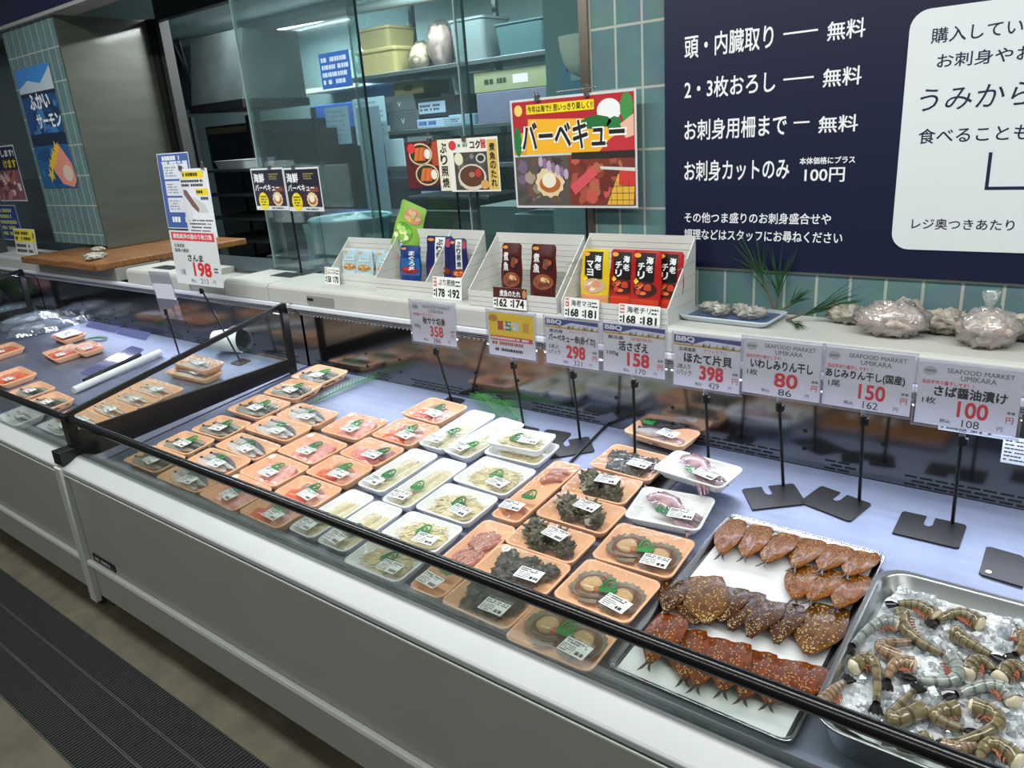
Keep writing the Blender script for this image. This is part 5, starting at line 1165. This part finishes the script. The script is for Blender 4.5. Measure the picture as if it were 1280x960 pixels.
def saury(g, w, h):
    g.rect(w*.04, h*.82, w*.96, h*.97, mt('#d83a4c', .5)); g.text('高知県沖の脂のり秋刀魚', w*.08, h*.85, w*.92, h*.945, WHT, .0004, .02)
    g.text('北海道産', w*.07, h*.69, w*.30, h*.76, K1, .0003, .01); g.text('脂厚の最新', w*.07, h*.60, w*.38, h*.67, K1, .0003, .01); g.text('さんま', w*.33, h*.44, w*.66, h*.57, K1, .0003, .03)
    g.text('198', w*.42, h*.17, w*.80, h*.43, R1, .0003, .03); g.text('1尾', w*.12, h*.17, w*.24, h*.28, K1, .0003); g.text('税込', w*.33, h*.05, w*.43, h*.11, K1, .0003, .01); g.text('213', w*.54, h*.04, w*.70, h*.13, K1, .0003); g.text('円', w*.8, h*.05, w*.86, h*.12, K1, .0003); g.dashes(w*.86, h*.25, w*.95, h*.36, 2, K1, 3, .0003)
SC = 1.95/1.9
def ck(x0, w, z0=.915, h=.155): return x0*SC, 1.65-(1.65-z0)*SC, w*SC, h*SC
CZ = .925
def row(label, x0, w, base, design, z0=CZ, h=.15, **k):
    x, z, ww, hh = ck(x0, w, z0, h); stand_card(label, x, z, ww, hh, base, design, **k)
row('price card for soy mackerel reading 100, rightmost of the row', -.318, .205, (-0.220, 1.968), market('さば醤油漬け', '1枚', '100', '108', '当店手作り醤干しです！！', (.17, .88)), .918, plate='notch', prz=0)
row('price card for dried horse mackerel reading 150', -.532, .203, (-0.441, 1.977), market('あじみりん干し(国産)', '1尾', '150', '162', tx=(.02, .92)), .928, plate='notch', prz=-.25)
row('price card for dried sardine reading 80', -.742, .204, (-0.641, 1.969), market('いわしみりん干し', '1枚', '80', '86', tx=(.10, .90)), .928, plate='notch', prz=.65)
row('price card for scallops reading 398 with a blue picture header', -.945, .196, (-0.870, 1.983), bbq('ほたて片貝', '北海道産', '2枚入り', '1パック', '398', '429'), .918)
row('price card for turban shells reading 158', -1.178, .205, (-1.083, 1.914), bbq('活さざえ', '高浜産', '100g', '', '158', '170', '話題商品', (.26, .74)), .928)
row('price card for squid skewers reading 298', -1.392, .196, (-1.330, 1.981), bbq('バーベキュー串(赤イカ)', '高浜産', '2本入', '1パック', '298', '321', tx=(.06, .95)), .925, plate='notch', prz=.75)
row('bright yellow and red promotion card between two price cards', -1.63, .195, (-1.544, 1.954), dancing, .925)
row('price card for autumn salmon reading 358', -1.995, .215, (-1.972, 2.047), market('秋サケ切身', '100g', '358', '386', '北海道産 アウトドアに！', (.27, .78), .5), .930)
row('price card for saury reading 198 with a red heading, taller than the rest', -3.60, .40, (-3.353, 2.005), saury, 1.045, .255, holder=False, clampc=True)
# blank clear holder left of the saury card
def blank(g, w, h): g.rect(w*.05, h*.3, w*.95, h*.75, mt('#e6e6ee', .5))
x, z, w_, h_ = ck(-3.80, .17, .93, .17)
t = thing('price_card_stand', 'clear acrylic card holder with a blank strip left of the saury card', 'price card', (x, 1.93, dz(1.93)), (0, 0, 0), 'price cards on black stands')
G().box(0, w_, -.08, h_, -.001, .001, ACRYL).build('card_holder', t, (0, 0, z-dz(1.93)), (UP+.1, 0, .1)); g = G(); g.box(w_*.05, w_*.95, .03, .11, .0012, .002, mt('#e3e4ef', .5)); g.build('blank_card', t, (0, 0, z-dz(1.93)), (UP+.1, 0, .1))
g = G(); g.tube([(w_*.6, 0, .003), (w_*.45, -.01, z-dz(1.93)-.02)], .0045, BLACK, 8); g.tube([(w_*.46, -.01, z-dz(1.93)-.05), (w_*.45, -.01, z-dz(1.93)-.02)], .009, BLACK, 8); g.build('pole', t); g = G(); g.prism(rrect(.08, .07, .01), 0, .004, BLACK, Matrix.Translation((w_*.6, 0, .0015)) @ Matrix.Rotation(SL, 4, 'X')); g.build('base_plate', t)
# loose base plates and a dropped pole
t = deck_thing('loose_base_plate', 'black slanted base plate with a screw at the right edge behind the vat', 'base plate', *(-0.094, 1.845), -.12)
g = G(); g.prism([(-.05, .05), (-.042, .056), (.02, .056), (.05, .03), (.05, -.06), (-.028, -.062), (-.036, -.056)], 0, .004, BLACK); g.build('plate', t); g = G(); g.prism(rrect(.012, .012, .0059), .004, .0052, mt('#d8c9a0', .3, .8), Matrix.Translation((-.02, -.045, 0))); g.build('screw', t)
t = deck_thing('loose_base_plate', 'black base plate lying flat left of the squid skewer stand', 'base plate', *(-1.425, 1.965), .1)
G().prism(rrect(.1, .075, .012), 0, .004, BLACK).build('plate', t)
a, b = (-1.270, 1.807, 0.625), (-1.308, 2.193, 0.662)
g = G(); g.tube([a, b], .0042, BLACK, 8); tag(g.build('fallen_pole'), 'black pole lying slanted on the deck behind the squid strip trays', 'pole')
t = deck_thing('black_tray', 'flat black tray under the crab and shell tray', 'tray', *(-1.051, 1.885), -.05, lift=.0003)
G().prism(rrect(.27, .16, .02), 0, .0004, BLACK).build('tray_sheet', t)
# paper strips stuck on the rear panel at the right
for k, (p0, p1, lab) in enumerate((((1172, 530), (1252, 546), 'narrow pale paper strip on the rear panel below the rightmost card'), ((1255, 560), (1290, 585), 'white notice on the rear panel at the right edge'))): pass
t = thing('paper_notice', 'narrow pale paper strip on the rear panel behind the rightmost card', 'notice', ((-0.294, 0.829)[0], 2.1055, (-0.294, 0.829)[1]), (UP, 0, 0)); g = G(); g.box(0, .16, 0, .016, 0, .0008, mt('#dfe8f0', .5)); g.dashes(.005, .003, .15, .013, 1, K1, 4, .001, None, .5); g.build('printed_sheet', t)
t = thing('paper_notice', 'white printed notice on the rear panel at the right edge', 'notice', ((-0.149, 0.768)[0], 2.1052, (-0.149, 0.768)[1]), (UP, 0, 0)); g = G(); g.box(0, .13, 0, .07, 0, .0008, mt('#d5dde8', .5)); g.dashes(.005, .005, .125, .065, 6, K1, 8, .001, None, .35); g.build('printed_sheet', t)
# ---------------------------------------------------------------- fern leaves
FERN = mt('#2d7427', .5, 0, .25, 40)
def fern(label, p0, p1, lift, hw, rz=0):
    a, b = Vector(p0), Vector(p1); d = b-a; L = d.length; d.normalize(); s = d.cross(Vector((0, -.095, 1)).normalized()); g = G(); up = Vector((0, 0, 1))
    g.tube([(0, 0, 0), d*L*.5+up*lift, d*L+up*lift*.6], [.0018, .0015, .0006], FERN, 6)
    for i in range(21):
        u = .06+.9*i/21; c = d*L*u+up*(lift*4*u*(1-u)*.8); l = hw*math.sin(PI*(.12+.85*u))**.8
        for sg in (-1, 1):
            e = c+s*(sg*l)+d*(l*.7)+up*.003
            n = 5
            for k in range(n):
                q0, q1 = k/n, (k+.8)/n; w = .0034*(1-q0*.75)
                m0, m1 = c.lerp(e, q0), c.lerp(e, q1)
                g.add([m0-d*w+up*.0004, m0+d*w*1.4+up*.0004, m1+d*w*.9+up*.001, m1-d*w*.2+up*.001], [(0, 1, 2, 3)], FERN)
    o = g.build('fern_leaf', None, a, solid=.0006); return tag(o, label, 'fern leaf', 'green fern leaves decorating the case')
fern('long green fern leaf lying flat left of the black saury divider end', (-2.546, 1.788, 0.622), (-2.478, 2.150, 0.656), .012, .055)
fern('upright green fern leaf behind the rear white fillet trays', (-1.664, 1.979, 0.639), (-1.924, 2.125, 0.662), .03, .05)
fern('second green fern leaf beside the rear promotion card stand', (-1.562, 1.973, 0.638), (-1.815, 2.132, 0.660), .02, .05)
fern('small green fern leaf beside the salmon trays in the left case', (-4.779, 1.872, 0.630), (-4.613, 1.938, 0.636), .01, .03)

# ---------------------------------------------------------------- sauce displays on the long counter
CT = 1.0392
SLW = mt('#d6d6d0', .5, 0, .03, 8); SLG = mt('#a3a39e', .5)
def display_box(label, x0, x1, y0, y1, hf, hb, mid=None):
    t = thing('display_box', label, 'display box', (x0, y0, CT), (0, 0, 0), 'white slatted sauce display boxes'); w, d = x1-x0, y1-y0
    g = G(); g.box(0, w, 0, .004, 0, hf, SLW)
    for k in range(1, int(hf/.017)): g.box(0.001, w-.001, -.0006, 0, k*.017, k*.017+.0016, SLG)
    g.build('front_panel', t)
    g = G(); g.box(0, w, d-.004, d, 0, hb, SLW)
    for k in range(1, int(hb/.02)): g.box(.001, w-.001, d-.0046, d-.004, k*.02, k*.02+.0014, SLG)
    g.build('back_panel', t)
    for xx in [0, w-.004]+([mid*w] if mid else []):
        g = G(); q = [(.004, 0), (d-.004, 0), (d-.004, hb*.97), (.004, hf)]; g.loft([[(xx+e, y, z) for y, z in q] for e in (0, .004)], SLW, False)
        for k in range(1, 5): g.add([(xx+e, y, z) for e in (-.0004, .0044) for y, z in ((.03+.01*k, hb*.16*k), (d-.006, hb*.17*k), (d-.006, hb*.17*k+.0014), (.03+.01*k, hb*.16*k+.0014))], [(0, 1, 2, 3), (4, 7, 6, 5)], SLG)
        g.build('side_panel', t)
    G().box(.004, w-.004, .004, d-.004, 0, .003, SLW).build('bottom_panel', t)
    return t
display_box('white slatted display box of yellow and red sauce pouches, rightmost', -1.445, -1.05, 2.075, 2.27, .052, .245)
display_box('white slatted display box of maroon simmered fish pouches', -1.86, -1.465, 2.075, 2.27, .055, .238)
display_box('white slatted display box of dark blue pouches, third from the right', -2.42, -1.95, 2.125, 2.305, .058, .238, .62)
display_box('small white slatted display box of pale pouches, leftmost', -2.80, -2.44, 2.19, 2.335, .05, .185)
def pouch(label, x, y, z, w, h, base, design, rz=0, tilt=-.14, group='sauce pouches in the display boxes', rx=None):
    t = thing('sauce_pouch', label, 'sauce pouch', (x, y, z), (0, 0, rz), group)
    m = mt(base, .3, 0, .04, 10)
    def fn(u, v):
        e = min(1, 5*min(u, 1-u))*min(1, 5*min(v, 1-v)); q = max(0, v-.93)/.07; return ((u-.5)*(w-.018*(1-math.sqrt(max(0, 1-q*q)))-.004*math.sin(v*9)), v*h, .012*e*(1-.5*v)+.002*math.sin(v*7+u*2))
    g = G(); g.sheet(14, 24, fn, m); g.sheet(14, 24, lambda u, v: (fn(1-u, v)[0], fn(u, v)[1], -fn(u, v)[2]), m); g.build('pouch', t, (0, 0, 0), (UP+tilt, 0, 0))
    g = G(); design(g, w, h); 
    g.v = [(a, b, c+fn(min(1, max(0, a/w+.5)), min(1, max(0, b/h)))[2]+.0004) for a, b, c in g.v]
    g.build('printed_front', t, (0, 0, 0), (UP+tilt, 0, 0)); return t
def P_fill(g, x0, y0, x1, y1, mat, z=.0002):
    g.sheet(8, 8, lambda u, v: (x0+(x1-x0)*u, y0+(y1-y0)*v, z), mat)
def dish(g, cx, cy, rx, ry, cols, seed, z=.0016):
    rg = random.Random(seed); g.disc(cx, cy, rx, ry, mt(cols[0], .4), z, 18)
    for i in range(9): g.disc(cx+rx*rg.uniform(-.6, .6), cy+ry*rg.uniform(-.5, .5), rx*rg.uniform(.2, .36), ry*rg.uniform(.2, .36), mt(rg.choice(cols[1:]), .4), z+.0001*(i+1), 9)
def ebi(edge, word, food):
    def f(g, w, h):
        P_fill(g, -w*.36, h*.52, w*.30, h*.96, mt('#15100e', .4), .0003); g.disc(-w*.30, h*.92, w*.13, h*.035, mt('#e8a13a', .4), .0022)
        g.vtext('海老', w*.02, h*.66, w*.26, h*.91, WHT, .0022, .03); g.vtext(word, -w*.26, h*.56, -w*.02, h*.82, WHT, .0022, .03)
        dish(g, 0, h*.41, w*.40, h*.12, food, 3); P_fill(g, -w*.46, h*.05, w*.46, h*.26, mt(food[2], .4), .0012); g.poly([(-w*.40, h*.53), (-w*.30, h*.58), (-w*.20, h*.53), (-w*.30, h*.48)], mt('#e7c52c', .4), .0026)
    return f
MAYO = ['#c9a98a', '#e6c9a4', '#d88f6a', '#efdcc0']; CHI = ['#3a1512', '#d9481f', '#c63a1d', '#e8743a']
def on(px, py, Y): return None
yb = 2.20
PX = lambda t: t
def row_p(lst):
    for lab, (x, z), Y, w, h, base, des, rz in lst: pouch(lab, x, Y, CT+.004, w, h, base, des, rz)
row_p([
 ('yellow prawn mayonnaise sauce pouch, leftmost in the right display box', (-1.363, 1.087), 2.15, .105, .205, '#e3c21f', ebi('', 'マヨ', MAYO), .05),
 ('red prawn chilli pouch next to the yellow pouch', (-1.263, 1.092), 2.165, .10, .205, '#b3201b', ebi('', 'チリ', CHI), .03),
 ('red prawn chilli pouch in the middle, overlapping its neighbour', (-1.166, 1.094), 2.14, .105, .21, '#b3201b', ebi('', 'チリ', CHI), .0),
 ('red prawn chilli pouch at the right end of the box', (-1.097, 1.089), 2.165, .095, .205, '#a81c18', ebi('', 'チリ', CHI), .0)])
def nizakana(g, w, h):
    g.disc(-w*.28, h*.93, w*.14, h*.03, mt('#d98a3a', .4), .0022); g.vtext('煮魚', -w*.36, h*.52, -w*.10, h*.86, WHT, .0022, .02); dish(g, w*.18, h*.68, w*.22, h*.13, ['#2c1614', '#7a4a32', '#a8503a', '#c9a37a'], 5); dish(g, w*.05, h*.38, w*.38, h*.13, ['#8a4a2c', '#c79a62', '#6a2f22', '#d9b98a'], 6)
row_p([('maroon simmered fish sauce pouch, left one of two', (-1.726, 1.093), 2.16, .09, .212, '#4a1715', nizakana, .05),
 ('maroon simmered fish sauce pouch, right one of two', (-1.585, 1.097), 2.16, .11, .212, '#4a1715', nizakana, .0)])
def buri(g, w, h):
    P_fill(g, -w*.14, h*.2, w*.22, h*.98, mt('#dfe2e2', .4), .0003); g.vtext('ぶり照焼', -w*.08, h*.46, w*.16, h*.95, BLK, .0022, .02); g.disc(-w*.3, h*.93, w*.13, h*.03, mt('#d98a3a', .4), .0022); g.disc(w*.36, h*.88, w*.12, h*.08, mt('#a03a5a', .4), .002); dish(g, w*.05, h*.36, w*.4, h*.08, ['#7a3018', '#d9692a', '#b8481f', '#e88a4a'], 7)
def kuro(g, w, h):
    P_fill(g, -w*.44, h*.3, w*.44, h*.7, mt('#1d5fa0', .4), .0003); g.vtext('まぐろ丼', -w*.02, h*.40, w*.26, h*.88, WHT, .0022, .02); dish(g, 0, h*.42, w*.42, h*.09, ['#7a1a20', '#c23038', '#d94a50', '#8f1f2a'], 8); g.disc(-w*.28, h*.92, w*.14, h*.03, mt('#d98a3a', .4), .0022)
row_p([('blue tuna bowl sauce pouch with red food picture', (-2.307, 1.069), 2.22, .115, .175, '#173a78', kuro, .06),
 ('dark blue teriyaki sauce pouch with white brush lettering strip, wider one', (-2.155, 1.076), 2.235, .15, .215, '#1d2358', buri, .0),
 ('dark blue teriyaki sauce pouch, narrower one at the right', (-2.036, 1.085), 2.225, .075, .21, '#1d2358', buri, .35)])
def pale(g, w, h):
    P_fill(g, -w*.44, h*.3, w*.44, h*.95, mt('#a9c8d2', .4), .0003); g.text('ムニエル', -w*.3, h*.62, w*.36, h*.80, WHT, .0022, .03, None, .1); dish(g, 0, h*.44, w*.4, h*.10, ['#b98a4a', '#d9a95a', '#e6cfa0', '#a86a3a'], 9); g.disc(-w*.25, h*.9, w*.15, h*.03, mt('#e0a050', .4), .0022)
row_p([('pale blue sauce pouch, first from the left end', (-2.716, 1.068), 2.245, .10, .145, '#c5d3d6', pale, .05), ('pale blue sauce pouch, second from the left end', (-2.608, 1.069), 2.235, .10, .145, '#c5d3d6', pale, .05),
 ('pale blue sauce pouch turned edgewise, third from the left end', (-2.578, 1.067), 2.255, .07, .14, '#b3c3c6', pale, .3), ('pale blue sauce pouch, fourth from the left end', (-2.496, 1.066), 2.25, .095, .142, '#c5d3d6', pale, .1)])
def green(g, w, h):
    dish(g, -w*.1, h*.35, w*.36, h*.22, ['#5aa02f', '#7dc242', '#a9d66a', '#e6e6b0'], 11); dish(g, w*.1, h*.75, w*.34, h*.16, ['#c98a6a', '#d9a98a', '#e6c23a', '#a9c26a'], 12); g.rect(-w*.1, 0, w*.45, h*.2, mt('#d9dce6', .4), .002)
pouch('green packet leaning high behind the blue tuna bowl pouch', (-2.399, 1.230)[0], 2.285, (-2.406, 1.189)[1], .15, .20, '#86b44a', green, 0, -.2).rotation_euler = (0, .32, 0)
# price tags on the display boxes
def tagcard(label, x, y, z, w, h, name, p1, p2, head='#d8c8b8', picture=False, rz=0):
    t = thing('shelf_price_tag', label, 'price tag', (x, y, z), (UP-.12, 0, rz), 'price tags clipped to the sauce boxes')
    g = G(); g.box(0, w, 0, h, -.0015, 0, mt('#f2f2ee', .5))
    if picture: g.rect(0, h*.5, w, h, mt('#4a1a16', .5)); g.text('煮魚のたれ', w*.2, h*.58, w*.82, h*.88, WHT, .0006, .02); g.disc(w*.93, h*.75, w*.06, h*.2, mt('#b9824a', .5), .0005)
    elif name: g.rect(w*.03, h*.55, w*.14, h*.95, mt('#c96a5a', .5)); g.text('商品', w*.04, h*.6, w*.13, h*.9, WHT, .0005, .01) if 0 else g.dashes(w*.04, h*.58, w*.13, h*.92, 2, WHT, 3, .0005); g.text(name, w*.2, h*.60, w*.78, h*.9, K1, .0005, .01); g.dashes(w*.8, h*.55, w*.96, h*.9, 2, K1, 5, .0005, None, .4)
    g.dashes(w*.03, h*.1, w*.09, h*.45, 2, K1, 2, .0005, None, .5); g.text(p1, w*.11, h*.08, w*.42, h*.47, K1, .0005, .03); g.dashes(w*.53, h*.1, w*.58, h*.45, 2, K1, 4, .0005, None, .5); g.text(p2, w*.60, h*.08, w*.93, h*.47, K1, .0005, .03)
    g.build('printed_card', t)
def TG(px0, py0, px1, py1, Y): return None
tagcard('price tag reading 168 and 181 for prawn mayonnaise', (-1.425, 1.036)[0], 2.06, (-1.432, 1.035)[1], .135, .068, '海老マヨ', '168', '181')
tagcard('price tag reading 168 and 181 for prawn chilli', (-1.216, 1.037)[0], 2.06, (-1.216, 1.032)[1], .145, .066, '海老チリ', '168', '181')
tagcard('price tag reading 162 and 174 with a brown picture heading', (-1.737, 1.044)[0], 2.066, (-1.737, 1.041)[1], .15, .075, '', '162', '174', picture=True)
tagcard('price tag reading 178 and 192 for yellowtail teriyaki', (-2.079, 1.040)[0], 2.112, (-2.079, 1.040)[1], .15, .085, 'ぶり照焼', '178', '192')
tagcard('small price tag reading 158 and 170 at the left display box', (-2.807, 1.007)[0], 2.17, 1.0395, .1, .075, 'ムニエル', '158', '170')

# ---------------------------------------------------------------- wrapped platter, pine sprigs, shells on the counter
t = thing('wrapped_platter', 'blue patterned platter of oyster shells under plastic wrap', 'platter', (-.905, 2.225, CT), (0, 0, -.04))
g = G(); R = lambda s, z, r=.02: [(x, y, z) for x, y in rrect(.29-s, .17-s*.6, r, 4)]
g.loft([R(.04, 0), R(.01, .008), R(0, .016), R(-.002, .019), R(.012, .019), R(.03, .010)], mt('#c9d2da', .3), True, (True, False)); g.build('platter_rim', t)
g = G(); g.prism(rrect(.26, .152, .02), .008, .0105, mt('#2d4f7c', .35, 0, .3, 25)); g.build('platter_face', t)
for k, (x, y, r) in enumerate(((-.075, .01, .035), (-.03, -.01, .03), (.02, .02, .034), (.07, -.01, .038))): put('oyster_shell', lump_mesh((r*1.15, r*.75, .017), ('#bdbbb2', '#84837b', '#d9d7cc'), 60+k), t, (x, y, .0105), (0, 0, k*1.3))
g = G(); g.sheet(14, 10, lambda u, v: ((u-.5)*.285, (v-.5)*.165, .0195+.020*math.sin(PI*u)**.5*math.sin(PI*v)**.5+.002*noise.noise(Vector((u*14, v*14, 0)))), FILM); g.build('film', t)
PINE = mt('#1f4a22', .5, 0, .3, 30); TWIG = mt('#5c5340', .7)
def sprig(label, base, tips, rad, n, seed):
    rg = random.Random(seed); g = G(); b = Vector(base); t = thing('pine_sprig', label, 'pine sprig', base, group='pine sprigs on the counter')
    for tip, ln in tips:
        e = Vector(tip)-b; g.tube([(0, 0, 0.004), e*.5+Vector((0, 0, .004)), e], [.004, .003, .002], TWIG, 6)
    g.build('twig', t); g = G()
    for tip, ln in tips:
        e = Vector(tip)-b; ax = e.normalized()
        for i in range(n):
            q = e*rg.uniform(.55, 1); dv = (ax+Vector((rg.gauss(0, rad), rg.gauss(0, rad*.5), rg.gauss(0, rad)))).normalized()*ln*rg.uniform(.6, 1)
            if (b+q+dv).y > 2.33: dv.y = 2.33-b.y-q.y
            if (b+q+dv).z < 1.042: dv.z = 1.043-b.z-q.z
            g.tube([q, q+dv*.5+Vector((0, 0, .004)), q+dv], [.0016, .0015, .0004], PINE, 4)
    g.build('needles', t); return t
sprig('tall dark pine sprig standing behind the wrapped platter', (-.80, 2.315, CT), [((-.86, 2.315, 1.17), .17), ((-.80, 2.32, 1.13), .16), ((-.745, 2.32, 1.085), .07)], .32, 16, 3)
sprig('dark pine sprig lying right of the wrapped platter with needles spread', (-.745, 2.25, CT+.002), [((-.665, 2.27, 1.075), .16), ((-.70, 2.20, 1.045), .06)], .30, 18, 5)
def shell_bag(label, x, y, r, col, seed, wrapped=True, tie=False, rz=0):
    t = thing('shell_bag' if wrapped else 'oyster_cluster', label, 'bag of shells' if wrapped else 'oyster shells', (x, y, CT), (0, 0, rz), 'shells along the back of the counter')
    put('shells', lump_mesh(r, col, seed, .3), t)
    if wrapped:
        g = G(); g.ball((0, 0, r[2]*1.0), [q*1.14 for q in r], BAGF, 26, .2, 90, seed+2, zmin=-.0004); 
        g.build('plastic_bag', t)
    if tie: 
        g = G(); g.loft([[(.012*k*math.cos(a*PI/4), .012*k*math.sin(a*PI/4), r[2]*1.8+z) for a in range(8)] for k, z in ((1, 0), (.6, .02), (1.6, .045), (2.0, .06))], BAGF, True, (False, False)); g.build('tied_neck', t)
PINK = ('#cdb9ac', '#a8948a', '#ddd0c6'); GREY = ('#b3ab9c', '#736c60', '#d0cabd')
shell_bag('grey oyster shells farthest left beside the pine sprig', -.585, 2.295, (.055, .035, .030), GREY, 71, False)
shell_bag('bag of pinkish shells left of the middle, in clear plastic', -.452, 2.215, (.078, .052, .042), PINK, 72, True, False)
shell_bag('small pale shells peeking behind the left pinkish bag', -.435, 2.315, (.045, .022, .040), GREY, 76, False)
shell_bag('grey oyster cluster between the two plastic bags', -.335, 2.285, (.068, .042, .034), GREY, 73, False)
shell_bag('round bag of pinkish shells with a tied neck, right of the oyster cluster', -.225, 2.2, (.062, .058, .044), PINK, 74, True, True)
shell_bag('grey oyster shells at the right edge of the picture', -.135, 2.285, (.06, .04, .035), GREY, 75, False)
for k, (x, y, lab) in enumerate(((-5.22, 2.27, 'pile of white oyster shells at the rear left of the cutting board'), (-4.92, 2.12, 'white oyster shells near the middle of the cutting board'), (-4.82, 2.06, 'single pale oyster shell at the front of the cutting board'))):
    o = put('oyster_shell', lump_mesh((.06, .035, .016), ('#c2beb2', '#8a8678', '#ddd9cd'), 80+k), None, (x, y, 1.0755), (0, 0, k)); tag(o, lab, 'oyster shells', 'oyster shells on the cutting board')

# ---------------------------------------------------------------- loose things in the left case
def fishbag(label, p0, p1, W, lift, seed):
    a, b = Vector(p0), Vector(p1); d = b-a; L = d.length; c = (a+b)/2
    t = thing('fish_bag', label, 'bag of fish', (c.x, c.y, dz(c.y, .001+lift)), (SL, 0, math.atan2(d.y, d.x)), 'long plastic bags of whole fish')
    put('fish', fish_mesh(round(L*.8, 2), round(W*.72, 3), .055, '#5a6570', '#9aa3ab'), t, (-.02, 0, .004))
    g = G(); g.sheet(24, 10, lambda u, v: ((u-.5)*L, (v-.5)*W*(1-.35*max(0, u-.75)/.25), .004+(.060*math.sin(PI*v)**.7*math.sin(PI*min(1, u*1.1))**.4+.015*noise.noise(Vector((u*9, v*7, seed))) +.09*max(0, u-.82)/.18*(.5+.5*math.sin(v*9+seed)))), clear('thick_bag', '#dfe6ee', .14, .12, .6, 25, .14, '#c9d3de'), True); g.build('plastic_bag', t)
fishbag('clear bag of a large grey fish, rearmost in the left case', (-6.204, 1.814, 0.620), (-6.106, 2.279, 0.664), .26, 0, 1)
fishbag('clear bag of a large grey fish, middle one in the left case', (-5.717, 1.743, 0.613), (-5.653, 2.212, 0.658), .22, 0, 2)
fishbag('clear bag of a large grey fish, front one in the left case', (-5.441, 1.690, 0.608), (-5.270, 2.147, 0.652), .20, 0, 3)
SHEET = clear('blue_acrylic', '#c9cffa', .12, .08, 0, 40, .35, '#b9c0f2')
q = [(-5.345, 2.220, 0.661), (-4.907, 2.227, 0.661), (-4.713, 2.026, 0.642), (-5.104, 2.029, 0.643)]
g = G(); g.loft([[(x, y, z+e) for x, y, z in q] for e in (0, .003)], SHEET, False); tag(g.build('acrylic_sheet'), 'clear bluish plastic lid lying at the rear of the left case, left half', 'plastic sheet', 'clear plastic sheets in the left case')
q = [(-4.893, 2.223, 0.661), (-4.584, 2.242, 0.663), (-4.325, 2.020, 0.642), (-4.682, 2.021, 0.642)]
g = G(); g.loft([[(x, y, z+e) for x, y, z in q] for e in (0, .003)], SHEET, False); tag(g.build('acrylic_sheet'), 'clear bluish plastic lid lying at the rear of the left case, right half', 'plastic sheet', 'clear plastic sheets in the left case')
q = [(-4.297, 1.924, 0.633), (-4.153, 1.919, 0.632), (-3.986, 1.580, 0.600), (-4.164, 1.571, 0.599)]
g = G(); g.loft([[(x, y, z+e) for x, y, z in q] for e in (0, .003)], SHEET, False); tag(g.build('acrylic_sheet'), 'clear bluish plastic strip lying beside the white roll in the left case', 'plastic sheet', 'clear plastic sheets in the left case')

a, b = (-3.851, 1.405, 0.603), (-3.936, 1.899, 0.650)
g = G(); g.tube([a, b], .018, mt('#cfd2cf', .4, 0, .05, 10), 12); tag(g.build('white_roll'), 'long white wrapped roll beside the saury trays', 'roll')
a, b = (-3.971, 1.507, 0.603), (-4.059, 1.849, 0.635)
g = G(); g.tube([a, b], .011, BLACK, 8); tag(g.build('black_bar'), 'black bar lying between plastic strip and white roll', 'bar')
t = deck_thing('foam_cup', 'white foam cup lying on its side behind the divider glass', 'cup', *(-3.562, 2.083), .5)
g = G(); g.lathe([(.0, 0), (.052, 0), (.066, .15), (.062, .15), (.048, .01), (0, .01)], mt('#dedfdd', .5), 20, Matrix.Translation((-.07, 0, .064)) @ Matrix.Rotation(PI/2, 4, 'Y')); g.build('cup_shell', t)
t = deck_thing('film_scrap', 'crumpled clear plastic wrap beside the white foam cup', 'plastic wrap', *(-3.476, 2.207), .2)
g = G(); g.sheet(12, 10, lambda u, v: ((u-.5)*.2, (v-.5)*.14, .004+.05*abs(noise.noise(Vector((u*6, v*6, 3))))), FILM); g.build('wrap', t)
for lab, x, y, col in (('green leafy packet in the far left case', -6.7, 2.0, '#2f6b40'), ('pink and white wrapped fish pack in the far left case', -7.0, 1.75, '#b9898f')):
    bag('food_pack', lab, (x, y, dz(y, .004)), (.22, .12, .09), col, 'pack', 14)
